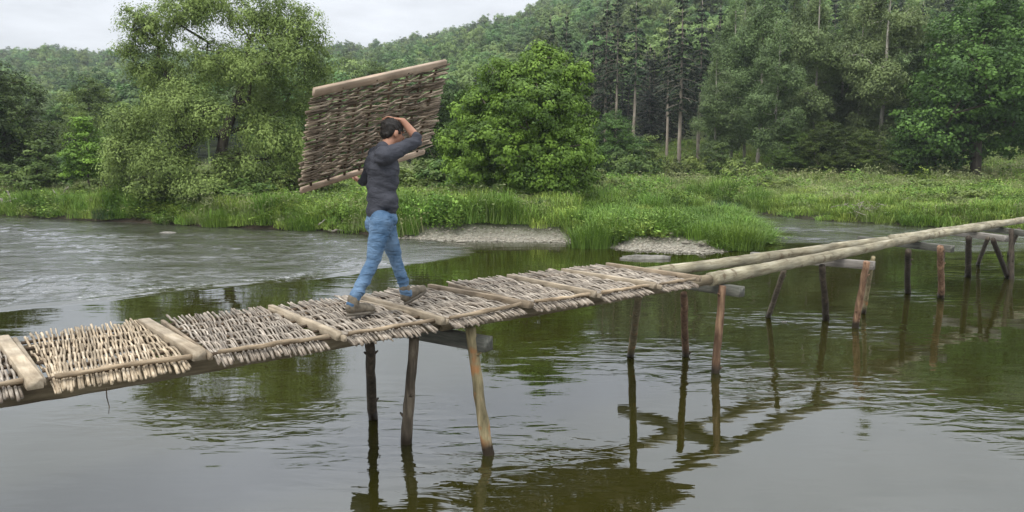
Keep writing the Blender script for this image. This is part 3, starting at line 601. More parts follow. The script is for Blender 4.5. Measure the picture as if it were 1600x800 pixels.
FT = [(1140, 63, 0, .95, .92, 'feathery pale grey-green tree next to the bare spruce trunks'),
      (1182, 60, 1, 1.05, .98, 'tall feathery pale tree, second of the pale group from the left'),
      (1228, 64, 2, 1.1, 1.02, 'tall feathery tree in the middle of the pale group'),
      (1268, 58, 0, 1.0, .96, 'feathery tree with a thin pale stem showing halfway up'),
      (1305, 62, 1, .95, .86, 'yellow-green feathery tree left of the tall grey column tree'),
      (1368, 56, 2, 1.15, 1.05, 'tall grey-green column tree left of the big dark tree'),
      (1160, 68, 2, 1.0, .98, 'feathery tree peeping between the first two pale trees'),
      (1205, 55, 0, .8, .72, 'shorter feathery tree in front of the pale group, left of its middle'),
      (1335, 60, 0, 1.0, .95, 'slim feathery tree close to the left of the grey column tree'),
      (1115, 58, 1, .7, .62, 'low feathery tree at the right foot of the spruces'),
      (1405, 66, 0, .95, .98, 'feathery tree half hidden behind the big dark tree')]
for (px, dp_, k, s, zs, lb) in FT: put(px, dp_, P_birch[k], s, zs, 'feathery_tree', lb)
DT = [(1520, 50, 0, 1.32, 1.20, 'big dark green tree filling the right edge of the wood'),
      (1615, 54, 1, 1.3, 1.2, 'dark tree cut by the right edge of the picture'),
      (1455, 56, 1, 1.0, 1.05, 'dark tree against the left side of the big dark tree'),
      (1330, 70, 0, 1.2, 1.25, 'dark crown between the feathery trees and the grey column tree'),
      (1200, 76, 1, 1.3, 1.3, 'dark crown behind the pale feathery group'),
      (1290, 52, 1, .62, .42, 'low dark tree at the foot of the feathery trees'),
      (1240, 54, 0, .5, .36, 'low dark bushy tree at the meadow edge under the pale group'),
      (1345, 51, 0, .48, .36, 'low dark bushy tree beside the column tree'),
      (1420, 50, 1, .6, .42, 'low dark tree at the left foot of the big dark tree'),
      (958, 55, 0, .62, .50, 'smaller rounded green tree just right of the round bright tree'),
      (585, 72, 0, 1.0, .98, 'dark round tree behind the top plank of the carried hurdle'),
      (640, 78, 1, 1.1, .85, 'green tree behind the raised right half of the hurdle'),
      (690, 44, 1, .68, .58, 'slender light tree between the hurdle and the round tree'),
      (15, 46, 0, .92, .70, 'dark bushy tree at the left edge of the picture'),
      (-40, 44, 1, .95, .75, 'dark tree just outside the left edge'),
      (150, 62, 0, .85, .76, 'pale green crown between the hill and the willow'),
      (110, 70, 1, .9, .62, 'green tree behind the small young tree on the left'),
      (210, 50, 1, .8, .52, 'dull green tree against the left side of the willow'),
      (500, 48, 0, .7, .50, 'green tree low behind the right side of the willow')]
for (px, dp_, k, s, zs, lb) in DT: put(px, dp_, P_broad[k], s, zs, 'broadleaf_tree', lb, group=None)
put(141, 37.5, P_young, .88, .80, 'young_tree', 'small young tree with thin bare stem on the left bank', group=None)
# shadowed back rows of the wood, so no sky shows between the trunks
rr_ = random.Random(5)
for i in range(46):
    px = 900 + i * 16.5 + rr_.uniform(-6, 6); dp_ = rr_.uniform(80, 96)
    k = rr_.random()
    if k < .45 or 880 < px < 1115: put(px, dp_, P_spruce[2], rr_.uniform(.8, 1), rr_.uniform(.5, .68) if 850 < px < 1115 else rr_.uniform(.7, .95), 'spruce_tree', 'dark spruce in the close back rows of the wood right of the round tree', group='back rows of the wood')
    else: put(px, dp_, P_broad[i % 2], rr_.uniform(.9, 1.25), rr_.uniform(.9, 1.15), 'broadleaf_tree', 'broadleaf tree in the close back rows of the wood right of the round tree', group='back rows of the wood, broadleaf')
# shrubs along the foot of the wood and on the banks
SB = [(985, 52, 0, 1.25, 1.3, 'rounded shrub right of the smaller green tree'), (1015, 56, 1, 1.2, 1.0, 'upright shrub at the foot of the conifers'),
      (1055, 50, 0, .8, .95, 'round pale green bush standing free in front of the spruce trunks'), (1090, 58, 0, 1.3, 1.2, 'broad shrub under the tall bare spruces'),
      (1125, 52, 1, .9, .85, 'yellow-green shrub at the foot of the first feathery tree'), (1160, 50, 0, 1.1, 1.0, 'shrub under the second feathery tree'),
      (668, 37, 0, 1.3, .9, 'low dark shrub just right of the man behind the tall grass'), (715, 36, 0, 1.2, 1.0, 'dark shrub under the left side of the round tree'),
      (925, 36, 0, 1.0, .8, 'shrub at the right foot of the round tree'), (60, 38.5, 1, 1.2, .85, 'thin grey shrub above the driftwood on the left bank'),
      (25, 40, 0, 1.3, .9, 'pale shrub left of the driftwood tangle'), (100, 44, 0, 1.3, 1.1, 'bush behind the pale left meadow'),
      (185, 40, 1, 1.3, .95, 'bush at the left foot of the willow'), (215, 36, 0, 1.2, .9, 'low bush under the left boughs of the willow'),
      (150, 36.5, 0, .7, .6, 'dark low bush at the foot of the young tree'), (300, 32, 0, 1.3, .85, 'dark bush under the middle of the willow'),
      (375, 32, 0, 1.2, .8, 'dark bush right of the willow trunk'), (440, 34, 0, 1.3, .9, 'bush under the right boughs of the willow'),
      (500, 36, 1, 1.1, .75, 'bush below the left bottom corner of the hurdle'), (1500, 31.5, 0, .8, .5, 'dark green bush on the right bank above the far end of the poles'),
      (1440, 38, 0, .8, .5, 'low bush on the right bank left of the dark green bush'), (1210, 41, 0, .8, .6, 'leafy bush on the right bank across the side channel')]
for (px, dp_, k, s, zs, lb) in SB: put(px, dp_, P_shrub[k], s, zs, 'shrub', lb, cat='shrub', group=None, sink=.12)

# ------------------------------------------------------------------ scattered stuff through geometry nodes
def scatter(name, pts, protos, idx, scl, rot, matless=True):
    src = bpy.data.collections.new(name + '_kinds')
    for k, me in enumerate(protos):
        src.objects.link(bpy.data.objects.new('%s_kind_%02d' % (name, k), me))
    me = bpy.data.meshes.new(name); me.vertices.add(len(pts)); me.vertices.foreach_set('co', np.asarray(pts, np.float32).ravel())
    for nm, ty, v in (('idx', 'INT', idx), ('scl', 'FLOAT_VECTOR', scl), ('rot', 'FLOAT_VECTOR', rot)):
        a = me.attributes.new(nm, ty, 'POINT')
        if ty == 'INT': a.data.foreach_set('value', np.asarray(v, np.int32))
        else: a.data.foreach_set('vector', np.asarray(v, np.float32).ravel())
    o = link(name, me); g = bpy.data.node_groups.new(name + '_nodes', 'GeometryNodeTree')
    g.interface.new_socket('Geometry', in_out='INPUT', socket_type='NodeSocketGeometry'); g.interface.new_socket('Geometry', in_out='OUTPUT', socket_type='NodeSocketGeometry')
    gi = g.nodes.new('NodeGroupInput'); go = g.nodes.new('NodeGroupOutput'); ip = g.nodes.new('GeometryNodeInstanceOnPoints')
    ci = g.nodes.new('GeometryNodeCollectionInfo'); ci.inputs['Collection'].default_value = src; ci.inputs['Separate Children'].default_value = True; ci.inputs['Reset Children'].default_value = True
    def attr(n, ty):
        a = g.nodes.new('GeometryNodeInputNamedAttribute'); a.data_type = ty; a.inputs['Name'].default_value = n; return a.outputs[0]
    L = g.links.new; L(gi.outputs[0], ip.inputs['Points']); L(ci.outputs[0], ip.inputs['Instance']); ip.inputs['Pick Instance'].default_value = True
    L(attr('idx', 'INT'), ip.inputs['Instance Index']); L(attr('rot', 'FLOAT_VECTOR'), ip.inputs['Rotation']); L(attr('scl', 'FLOAT_VECTOR'), ip.inputs['Scale'])
    L(ip.outputs[0], go.inputs[0]); md = o.modifiers.new('scatter', 'NODES'); md.node_group = g
    return tag(o, kind='stuff')
# far wood on the hills
def far_crown(seed, h, r, spr=False):
    rg_ = np.random.default_rng(seed); mb = MB()
    if spr:
        n = 900; f = rg_.random(n) ** 1.3; a = rg_.uniform(0, 6.28, n); rr = r * (1 - f) * np.sqrt(rg_.random(n)) ** .6
        C = np.stack([rr * np.cos(a), rr * np.sin(a), h * (.12 + .88 * f) - rr * .25], 1); nn = np.stack([np.cos(a), np.sin(a), np.ones(n)], 1) + rg_.normal(size=(n, 3)) * .4
        leaf_quads(mb, rg_, C, nn, .62, .6, rg_.random(n))
    else:
        bl = [(rg_.normal() * r * .35, rg_.normal() * r * .35, h * rg_.uniform(.38, .8), r * rg_.uniform(.5, .72), 0, h * .2) for _ in range(8)]; bl = [(b[0], b[1], b[2], b[3], b[3], b[5]) for b in bl]
        C, D = blob_points(rg_, bl, 80, .3); k = np.repeat(np.arange(80), 34); d = unit(rg_.normal(size=(len(k), 3)))
        P = C[k] + d * (rg_.random(len(k)) ** .5)[:, None] * .8 * np.array([1, 1, .7]); ct = rg_.random(80)
        leaf_quads(mb, rg_, P, d + D[k] + [0, 0, .6], .42, .8, np.clip(.6 * ct[k] + .4 * rg_.random(len(k)), 0, 1))
    mb.tube(np.array([(0, 0, -.5), (0, 0, h * .5)]), [.18, .12], 5, cap=False)
    return mb.mesh('far_crown', M['lf_spruce'] if spr else M['lf_far'], smooth=False, tint=True)
fc = [far_crown(71, 11, 3.6), far_crown(72, 12, 3.1), far_crown(73, 10, 3.9), far_crown(74, 13, 3.0), far_crown(75, 13, 2.6, True)]
rng = np.random.default_rng(80)
pts = []
yv = 74.
while yv < 470:
    st = 3.5 + yv * .004; xs = np.arange(-yv * 1.15, yv * .95, st); xs = xs + rng.uniform(-.45, .45, len(xs)) * st
    pts.append(np.stack([xs, yv + rng.uniform(-.45, .45, len(xs)) * st], 1)); yv += st * 1.15
pts = np.vstack(pts); px = 800 + F_PX * pts[:, 0] / pts[:, 1]
keep = (pts[:, 1] > np.interp(px, RX, RF) + np.where(px > 840, 26, 6)) & (pts[:, 1] < np.interp(px, RX, RD) + 25); pts = pts[keep]; px = px[keep]
zf = height(pts[:, 0], pts[:, 1]) - .3
# skip what the hillside in front or the frame's top hides completely
el = (zf + 14 - CAM_H) / pts[:, 1]; keep = (el * F_PX < 560); zf = zf[keep]; pts = pts[keep]; px = px[keep]
cl = fbm(pts[:, 0] * .014, pts[:, 1] * .014, 66)
idx = rng.integers(0, 4, len(pts)); idx = np.where((cl > .66) & (rng.random(len(pts)) < .35) & (px > 500) & (pts[:, 1] < np.interp(px, RX, RD) * .8), 4, idx)
s_ = rng.uniform(.62, 1.05, len(pts))
scatter('hillside_wood', np.column_stack([pts, zf]), fc, idx, np.stack([s_, s_, s_ * rng.uniform(.8, 1.15, len(s_))], 1), np.stack([0 * s_, 0 * s_, rng.uniform(0, 6.28, len(s_))], 1))
print('far trees', len(pts))
# grass, weeds, reeds
def tussock(seed, n, h, r, w, lean, mat, name, seeds=False):
    w = w * .9; rg_ = np.random.default_rng(seed); mb = MB(); a = rg_.uniform(0, 6.28, n); rr = r * np.sqrt(rg_.random(n)); b = np.stack([rr * np.cos(a), rr * np.sin(a), 0 * rr], 1)
    hh = h * rg_.uniform(.55, 1.1, n); d = rg_.uniform(0, 6.28, n); ln = lean * rg_.random(n) * hh; dx = np.stack([np.cos(d), np.sin(d), 0 * d], 1); sx = np.stack([-np.sin(d), np.cos(d), 0 * d], 1)
    up = np.array([0, 0, 1.]); ww = w * rg_.uniform(.6, 1.2, n)[:, None]
    p0 = b; p1 = b + dx * (ln * .25)[:, None] + up * (hh * .5)[:, None]; p2 = b + dx * (ln * .7)[:, None] + up * (hh * .88)[:, None]; p3 = b + dx * (ln * 1.25)[:, None] + up * (hh * (1 - .25 * lean))[:, None]
    V = np.stack([p0 - sx * ww, p0 + sx * ww, p1 - sx * ww * .9, p1 + sx * ww * .9, p2 - sx * ww * .55, p2 + sx * ww * .55, p3], 1).reshape(-1, 3)
    i = np.arange(n)[:, None] * 7; q = np.concatenate([i + [0, 1, 3, 2], i + [2, 3, 5, 4]], 1).reshape(-1, 4); t_ = (i + [4, 5, 6])
    tn = rg_.random(n); mb.add(V, q, t_, np.repeat(tn, 2))
    if seeds: leaf_quads(mb, rg_, p3, rg_.normal(size=(n, 3)), .09, .4, rg_.random(n) * .4 + .6)
    return mb.mesh(name, mat, smooth=False, tint=True)
def weed(seed, n, h, r, size, mat, name):
    rg_ = np.random.default_rng(seed); mb = MB(); k = 9; sx = rg_.normal(size=(k, 2)) * r * .45; f = rg_.random(n); s = rg_.integers(0, k, n); hh = h * rg_.uniform(.6, 1.1, k)
    C = np.stack([sx[s, 0] * (1 + f * .6), sx[s, 1] * (1 + f * .6), hh[s] * f ** .8], 1) + rg_.normal(size=(n, 3)) * .09
    leaf_quads(mb, rg_, C, rg_.normal(size=(n, 3)) * .6 + [0, 0, 1], size, .6, rg_.random(n))
    for j in range(k): mb.tube(np.array([(sx[j, 0], sx[j, 1], 0), (sx[j, 0] * 1.6, sx[j, 1] * 1.6, hh[j])]), [.006, .004], 3, cap=False)
    return mb.mesh(name, mat, smooth=False, tint=True)
tk_reed = [tussock(90 + i, 110, .90, .32, .010, .85, M['gr_reed'], 'reed') for i in range(3)]
tk_gr = [tussock(100 + i, 100, .60, .38, .010, .8, M['gr_bank'], 'bank_grass') for i in range(3)]
tk_we = [weed(110 + i, 190, .75, .42, .10, M['gr_weed'], 'weed') for i in range(3)]
tk_dry = [tussock(120 + i, 70, .75, .45, .006, .35, M['gr_dry'], 'dry_grass', True) for i in range(2)]
rng = np.random.default_rng(130)
def field(n, r0, r1, a0=-37, a1=37):
    th_ = rng.uniform(R_(a0), R_(a1), n); r = np.sqrt(rng.uniform(r0 * r0, r1 * r1, n)); return np.stack([r * np.sin(th_), r * np.cos(th_)], 1)
P = np.vstack([field(18500, 20, 46, -47, 44), field(14500, 46, 92, -47, 44)])
d = sdist(P, LAND); g = gravel_mask(P); px = 800 + F_PX * P[:, 0] / P[:, 1]; rf = np.interp(px, RX, RF)
k = (d > .12) & (g < .35) & (P[:, 1] < rf + 14); P = P[k]; d = d[k]; px = px[k]; g = g[k]
z_ = height(P[:, 0], P[:, 1]); nn = fbm(P[:, 0] * .35, P[:, 1] * .35, 51); n2_ = fbm(P[:, 0] * .9, P[:, 1] * .9, 52)
isl = (px > 890) & (px < 1210) & (P[:, 1] < 33)
fl = lambda n: rng.random(n)
kind = np.where(nn + .25 * (fl(len(P)) - .5) > .60, 2, 1)                       # 0 reed 1 grass 2 weed 3 dry
kind = np.where((d < 1.8) & (n2_ > .62), 0, kind)
kind = np.where(isl & (fl(len(P)) < np.where(px > 1090, .9, .15 + .6 * (n2_ > .55))), 0, kind)
kind = np.where(~isl & (fl(len(P)) < .07), 3, kind)
kind = np.where(((P[:, 1] > 37) & (px > 1150) & (fl(len(P)) < .16)) | ((px < 200) & (P[:, 1] > 38) & (fl(len(P)) < .4)) | ((P[:, 1] > 44) & (fl(len(P)) < .18)), 3, kind)
hs_ = .38 + 1.05 * fbm(P[:, 0] * .8, P[:, 1] * .8, 54)
hs_ = np.where(P[:, 1] > 46, hs_ * 1.15, hs_) * np.where(isl, np.where(px > 1030, .5, .7), 1) * np.where((px > 1195) & (P[:, 1] < 46), .75, 1) * np.where(d < .5, .75, 1) * np.where(px < 560, .8, 1)
for kk, nm, pr in ((0, 'reeds', tk_reed), (1, 'bank_grass', tk_gr), (2, 'bank_weeds', tk_we), (3, 'seeding_grass', tk_dry)):
    q = kind == kk; n = q.sum(); s = rng.uniform(.8, 1.2, n); w_ = np.where(P[q, 1] > 46, 1.7, 1.15) * s; hs_[q] *= rng.uniform(.75, 1.25, n)
    rot = np.stack([rng.normal(size=n) * .08, rng.normal(size=n) * .08, rng.uniform(0, 6.28, n)], 1)
    scatter(nm, np.column_stack([P[q], z_[q] - .04]), pr, rng.integers(0, len(pr), n), np.stack([w_, w_, s * hs_[q]], 1), rot)
    print(nm, n)
# single tufts one can pick out along the water
for j, (px, py, s, zs, k, n_, lb) in enumerate([(1150, 384, 1., .85, 0, 9, 'bright green grass tuft at the right tip of the islet'), (1110, 380, .9, .6, 0, 6, 'lower bright tuft just left of the islet tip'),
        (925, 381, .9, .95, 0, 7, 'bright upright grass tuft at the left end of the islet'), (960, 377, .8, .75, 0, 5, 'darker tuft between the left tuft and the islet gravel'), (1045, 372, .9, .8, 1, 5, 'tuft with leafy weeds above the islet gravel'),
        (1122, 335, 1.1, .9, 2, 6, 'dark blue-green sedge clump at the mouth of the side channel'), (800, 362, .9, .8, 2, 6, 'dark green clump on the bank under the round tree'), (843, 360, .9, .85, 2, 6, 'dark grass clump on the bank, right of the other dark clump'),
        (660, 364, .9, .6, 1, 5, 'leafy clump at the left end of the gravel bar'), (480, 356, .9, .7, 0, 6, 'bright grass clump at the water edge left of the man'), (345, 351, .9, .7, 0, 7, 'bright grass clump at the water edge under the willow'), (175, 342, .9, .6, 2, 6, 'dark clump at the water edge below the young tree')]):
    p = at(px, py, .1); rg_ = np.random.default_rng(600 + j); mb = MB(); mt = [M['gr_reed'], M['gr_weed'], M['gr_sedge']][k]
    nb = 95 * n_; a = rg_.uniform(0, 6.28, nb); rr = .62 * s * np.sqrt(rg_.random(nb)); bx = np.stack([rr * np.cos(a) * 1.3, rr * np.sin(a), -.05 + 0 * a], 1); d_ = np.stack([np.cos(a), np.sin(a), 0 * a], 1) * (rr / .62)[:, None] + rg_.normal(size=(nb, 3)) * [.3, .3, 0]
    hh = zs * rg_.uniform(.5, 1.08, nb) * (1 - .35 * (rr / (.62 * s)) ** 2); sx = unit(np.stack([-d_[:, 1], d_[:, 0], 0 * a], 1)); w_ = (.009 * rg_.uniform(.6, 1.3, nb))[:, None]; up = np.array([0, 0, 1.])
    p1 = bx + d_ * (hh * .12)[:, None] + up * (hh * .5)[:, None]; p2 = bx + d_ * (hh * .34)[:, None] + up * (hh * .86)[:, None]; p3 = bx + d_ * (hh * .62)[:, None] + up * (hh * rg_.uniform(.75, 1, nb))[:, None]
    i = np.arange(nb)[:, None] * 7; mb.add(np.stack([bx - sx * w_, bx + sx * w_, p1 - sx * w_, p1 + sx * w_, p2 - sx * w_ * .6, p2 + sx * w_ * .6, p3], 1).reshape(-1, 3), np.concatenate([i + [0, 1, 3, 2], i + [2, 3, 5, 4]], 1).reshape(-1, 4), i + [4, 5, 6], np.repeat(rg_.random(nb), 2))
    if k == 1: leaf_quads(mb, rg_, np.repeat(p2, 3, 0)[:900] + rg_.normal(size=(min(900, 3 * nb), 3)) * .06, rg_.normal(size=(min(900, 3 * nb), 3)) + [0, 0, 1], .09, .6, rg_.random(min(900, 3 * nb)))
    o = mb.build('grass_tuft', mt, smooth=False, tint=True); o.location = (p[0], p[1], max(0, GZ(p[0], p[1]))); tag(o, lb, 'grass tuft')
# gravel
def stone_mesh(seed, mat, name='stone', n=7, m=9, rough=.22):
    rg_ = np.random.default_rng(seed); mb = MB(); mb.ball((0, 0, 0), (1, .75, .5), n=n, m=m)
    v = mb.v[0]; v *= (1 + rough * (rg_.random((len(v), 1)) - .5)); return mb.mesh(name, mat)
sm = [stone_mesh(140 + i, M['stone'], n=4, m=6) for i in range(4)]
P = field(26000, 19, 29, -15, 20); g = gravel_mask(P); d = sdist(P, LAND); k = (g > .4) & (d > -.35); P = P[k]; n = len(P)
s = .018 + .05 * rng.random(n) ** 3
scatter('gravel', np.column_stack([P, height(P[:, 0], P[:, 1]) + s * .2]), sm, rng.integers(0, 4, n), np.stack([s, s, s], 1), rng.uniform(0, 6.28, (n, 3)) * [.1, .1, 1])
# stones one can tell apart
def stone(px, py, size, rz, label, seed, mat='stone', name='stone', z=.0):
    p = at(px, py, z); o = link(name, stone_mesh(seed, M[mat], name, 9, 14, .3)); o.scale = size; o.rotation_euler = (0, 0, rz); o.location = (p[0], p[1], max(z, GZ(p[0], p[1])) + size[2] * .15)
    return tag(o, label, 'rock')
stone(1105, 389, (.30, .22, .20), .1, 'pale rounded boulder at the water edge of the island gravel', 201)
stone(263, 365, (.30, .2, .11), 0, 'lone dark stone standing out of the riffle on the left', 202, 'slab')
stone(1152, 388, (.17, .12, .10), .6, 'small pale stone between the boulder and the right tuft of the island', 203)
stone(1168, 390, (.12, .1, .08), .2, 'smallest pale stone beside the right tuft of the island', 204)
stone(985, 378, (.22, .14, .09), .2, 'dark flat stone at the left end of the island gravel', 205, 'slab')
stone(1050, 381, (.16, .13, .10), 1, 'grey stone in the middle of the island gravel', 206)
stone(1072, 386, (.18, .14, .09), 2, 'flat stone just left of the pale boulder', 207)
stone(722, 378, (.2, .13, .08), .4, 'flat stone at the edge of the long gravel bar', 208)
stone(868, 377, (.18, .13, .09), .4, 'grey stone near the right end of the long gravel bar', 209)
stone(110, 334, (.55, .35, .10), .1, 'pale flat rock on the left shore under the driftwood', 210)
stone(1225, 504, (.05, .04, .03), .1, 'tiny dark stone breaking the water behind the third trestle', 211, 'slab')
# flat layered slab in the calm water
mb = MB(); rg_ = np.random.default_rng(220)
for (cx, cy, cz_, a, b, h) in ((-.1, 0, .02, .50, .18, .03), (.02, .03, .06, .42, .12, .028), (.30, -.03, .05, .30, .11, .035), (-.34, .05, .05, .2, .1, .02)):
    n = 22; an = np.linspace(0, 2 * math.pi, n, endpoint=False); rr = 1 + .55 * (rg_.random(n) - .5)
    X = cx + a * rr * np.cos(an); Y = cy + b * rr * np.sin(an)
    V = np.vstack([np.stack([X * 1.0, Y, np.full(n, cz_ - h * 1.6)], 1), np.stack([X, Y, cz_ + h * .5 + .012 * rg_.random(n)], 1), [[cx, cy, cz_ + h * .75]]])
    mb.add(V, [(i, (i + 1) % n, n + (i + 1) % n, n + i) for i in range(n)], [(n + i, n + (i + 1) % n, 2 * n) for i in range(n)])
o = mb.build('flat_rock', M['slab'], smooth=False); p = at(1008, 404, 0); o.location = p; o.rotation_euler = (0, 0, .02)
tag(o, 'flat layered grey rock lying in the calm water above the middle of the bridge', 'rock')
# driftwood
def branchy(name, base, segs, label, mat='drift', cat='driftwood'):
    mb = MB(); rg_ = np.random.default_rng(len(label))
    for pts_, r0, r1 in segs:
        P_ = np.array(pts_, float); n = 4 * len(P_); f = np.linspace(0, len(P_) - 1, n)
        Q = np.stack([np.interp(f, np.arange(len(P_)), P_[:, i]) for i in range(3)], 1) + rg_.normal(size=(n, 3)) * r0 * .5
        mb.tube(Q, np.linspace(r0, r1, n), 7)
    o = mb.build(name, M[mat]); o.location = base; return tag(o, label, cat)
b = at(40, 333, .1); b[2] = GZ(b[0], b[1])
branchy('driftwood', b, [([(-1.5, 0, .4), (-.9, 0, .18), (-.2, .1, .35), (.5, 0, .42), (1.0, .1, .6)], .09, .04), ([(-.9, 0, .2), (-1.4, -.1, .1)], .06, .03), ([(.3, 0, .4), (.35, 0, .85)], .05, .02),
                          ([(-.6, .1, .3), (-.9, .2, .75)], .04, .02), ([(.2, -.1, .3), (.9, -.2, .05), (1.4, -.2, .15)], .06, .03), ([(.8, 0, .1), (1.5, 0, .35), (1.9, .1, .9)], .06, .025), ([(1.5, 0, .35), (1.3, 0, .8)], .035, .012)],
         'bleached tangle of driftwood branches on the left shore')
b = at(548, 362, .06); branchy('driftwood', b, [([(-.75, 0, .02), (0, 0, .05), (.7, .05, .02)], .035, .02), ([(-.1, 0, .05), (.0, 0, .16)], .03, .015), ([(.1, 0, .03), (.5, -.08, .01)], .025, .012)], 'pale thin driftwood stick at the water edge left of the man')
b = at(497, 352, .25); branchy('driftwood', b, [([(0, 0, 0), (.25, 0, .22)], .025, .012)], 'short pale stick leaning out of the grass left of the man')
for j, (px, py, lb) in enumerate([(1365, 333, 'grey-brown heap of dry twigs on the right bank slope'), (1310, 325, 'heap of dry twigs on the right bank, left of the other heap')]):
    p = at(px, py, .35); mb = MB(); rg_ = np.random.default_rng(230 + j)
    for i in range(90):
        c = rg_.normal(size=3) * [.55, .25, .12] + [0, 0, .15]; dv_ = unit(rg_.normal(size=3) * [1, .6, .45]) * rg_.uniform(.15, .4)
        mb.tube(np.array([c - dv_, c + rg_.normal(size=3) * .03, c + dv_]), [.012, .01, .005], 4, cap=False)
    o = mb.build('twig_heap', M['drift']); o.location = (p[0], p[1], GZ(p[0], p[1])); tag(o, lb, 'twigs')

# ------------------------------------------------------------------ the footbridge
ZT = 1.24                                    # plane of the stakes inside the deck hurdles
JP = [(65, 600), (325, 560), (535, 530), (698, 504), (830, 478), (937, 463), (1028, 449), (1100, 438)]
J = [at(a, b, ZT) for a, b in JP]; dl = J[0] - J[1]
J = [J[0] + dl * 2, J[0] + dl] + J
rng = np.random.default_rng(300)
WD = 1.46
def rod_mesh(seed, Wd, phase, stakes, amp, front_droop, r, mat, over=(.12, .16), far_rise=0.):
    rg_ = np.random.default_rng(seed); n = 20; y_ = np.linspace(-over[0] * rg_.uniform(.5, 1.2), Wd + over[1] * rg_.uniform(.5, 1.3), n)
    pitch = (stakes[-1] - stakes[0]) / (len(stakes) - 1); z_ = phase * amp * np.cos(math.pi * (y_ - stakes[0]) / pitch)
    e = sstep(stakes[-1], stakes[-1] + .12, y_); z_ = z_ * (1 - e) + e * (phase * amp * (-1) ** (len(stakes) - 1) * .6 + (y_ - stakes[-1]) * far_rise)
    if front_droop:
        f = sstep(.22, .03, y_); z_ = z_ * (1 - f) + f * (-.022 - np.clip(.03 - y_, 0, 1) * front_droop)
    else:
        f = sstep(stakes[0], stakes[0] - .1, y_); z_ = z_ * (1 - f) + f * phase * amp * .5
    x_ = .0035 * np.sin(y_ * rg_.uniform(2, 5) + rg_.uniform(0, 6)) + .002 * rg_.normal(size=n); z_ = z_ + .0015 * rg_.normal(size=n)
    big = rg_.random() < .5; rad = np.linspace(r * 1.15, r * .7, n) if big else np.linspace(r * .7, r * 1.15, n)
    mb = MB(); mb.tube(np.stack([x_, y_, z_], 1), rad, 5); return mb.mesh('rod', mat)
st6 = np.linspace(.10, WD - .14, 6)
POOL = {}
for tone, mt in (('pale', 'rod_pale'), ('grey', 'rod_grey')):
    POOL[tone] = [[rod_mesh(400 + 20 * k + i, WD, ph, st6, .0185, .34, .0090, M[mt], over=(.05, .085), far_rise=.05) for i in range(9)] for k, ph in enumerate((1, -1))]
def bar(size, mat, name, bev=.006, seed=0):
    mb = MB(); mb.box((0, 0, 0), size, bev=bev); return mb.mesh(name, mat, smooth=False)
def hurdle(i, p0, p1, tone, yaw, label, last=False):
    d = p1 - p0; L = float(np.linalg.norm(d)); ang = math.atan2(d[1], d[0])
    o = bpy.data.objects.new('woven_hurdle', None); COL.objects.link(o); o.location = p0; o.rotation_euler = (0, 0, ang)
    tag(o, label, 'hurdle', 'woven hurdles laid as the bridge deck')
    rg_ = np.random.default_rng(500 + i)
    pw = (.03, .09) if i in (1, 2) else (.03, .05)
    for e, w_, xx in ((0, pw[0], pw[0] / 2 + .002), (1, pw[1], L - pw[1] / 2 - .002)):
        hgt = .045 if e == 0 else .066; b_ = link('plank', bar((w_, WD + rg_.uniform(-.05, .03), hgt), M['plank' if tone == 'pale' or (i + e) % 3 else 'plank_dull'], 'plank', .004), o)
        b_.location = (xx, WD / 2 + rg_.uniform(-.03, .03), .012 + (hgt - .06) / 2); b_.rotation_euler = (rg_.normal() * .004, rg_.normal() * .02, rg_.normal() * .012)
    for k, y0 in enumerate(st6):
        mb = MB(); xx = np.linspace(.05, L - .05, 7); mb.tube(np.stack([xx, y0 + rg_.normal(size=7) * .005, rg_.normal(size=7) * .003], 1), .013, 6); mb.build('stake', M['stake'], o)
    # lath along the near edge, over the rod ends
    mb = MB(); xx = np.linspace(.08, L - .09, 9); mb.tube(np.stack([xx, .045 + rg_.normal(size=9) * .004, .024 + rg_.normal(size=9) * .003], 1), .0165 + .002 * rg_.normal(size=9), 7); mb.build('edge_lath', M['lath'], o)
    n = int((L - .16) / .0118); ph = 0
    for k in range(n):
        f = (k + .5) / n; xx = .07 + f * (L - .17) + rg_.normal() * .003; ph = 1 - ph
        r_o = link('rod', POOL[tone][ph][rg_.integers(0, 9)], o)
        yw = yaw * min(1, 4.5 * min(f, 1 - f) + .12) + rg_.normal() * .003
        r_o.location = (xx + math.sin(yw) * WD / 2, rg_.normal() * .02, rg_.normal() * .004); r_o.rotation_euler = (0, 0, yw); r_o.scale = (1, rg_.uniform(.97, 1.03), rg_.uniform(.85, 1.15))
    return o
HL = ['woven hurdle of the deck just beyond the left edge of the picture', 'grey woven hurdle of the deck cut by the left edge of the picture', 'palest yellowish woven hurdle, first whole one from the left in the bridge deck',
      'grey-brown woven hurdle right of the palest one in the bridge deck', 'woven hurdle under the trailing foot of the man', 'woven hurdle where the leading foot of the man comes down, over the first trestle',
      'woven hurdle just past the leading foot of the man', 'woven hurdle third from the bare-pole end of the deck', 'woven hurdle last of the deck, lying where the bare poles begin']
YW = [-.08, -.08, -.13, -.10, -.10, -.10, -.09, -.09, -.08]
for i in range(len(J) - 1): hurdle(i, J[i], J[i + 1], 'pale' if i in (2,) else 'grey', YW[i], HL[i])
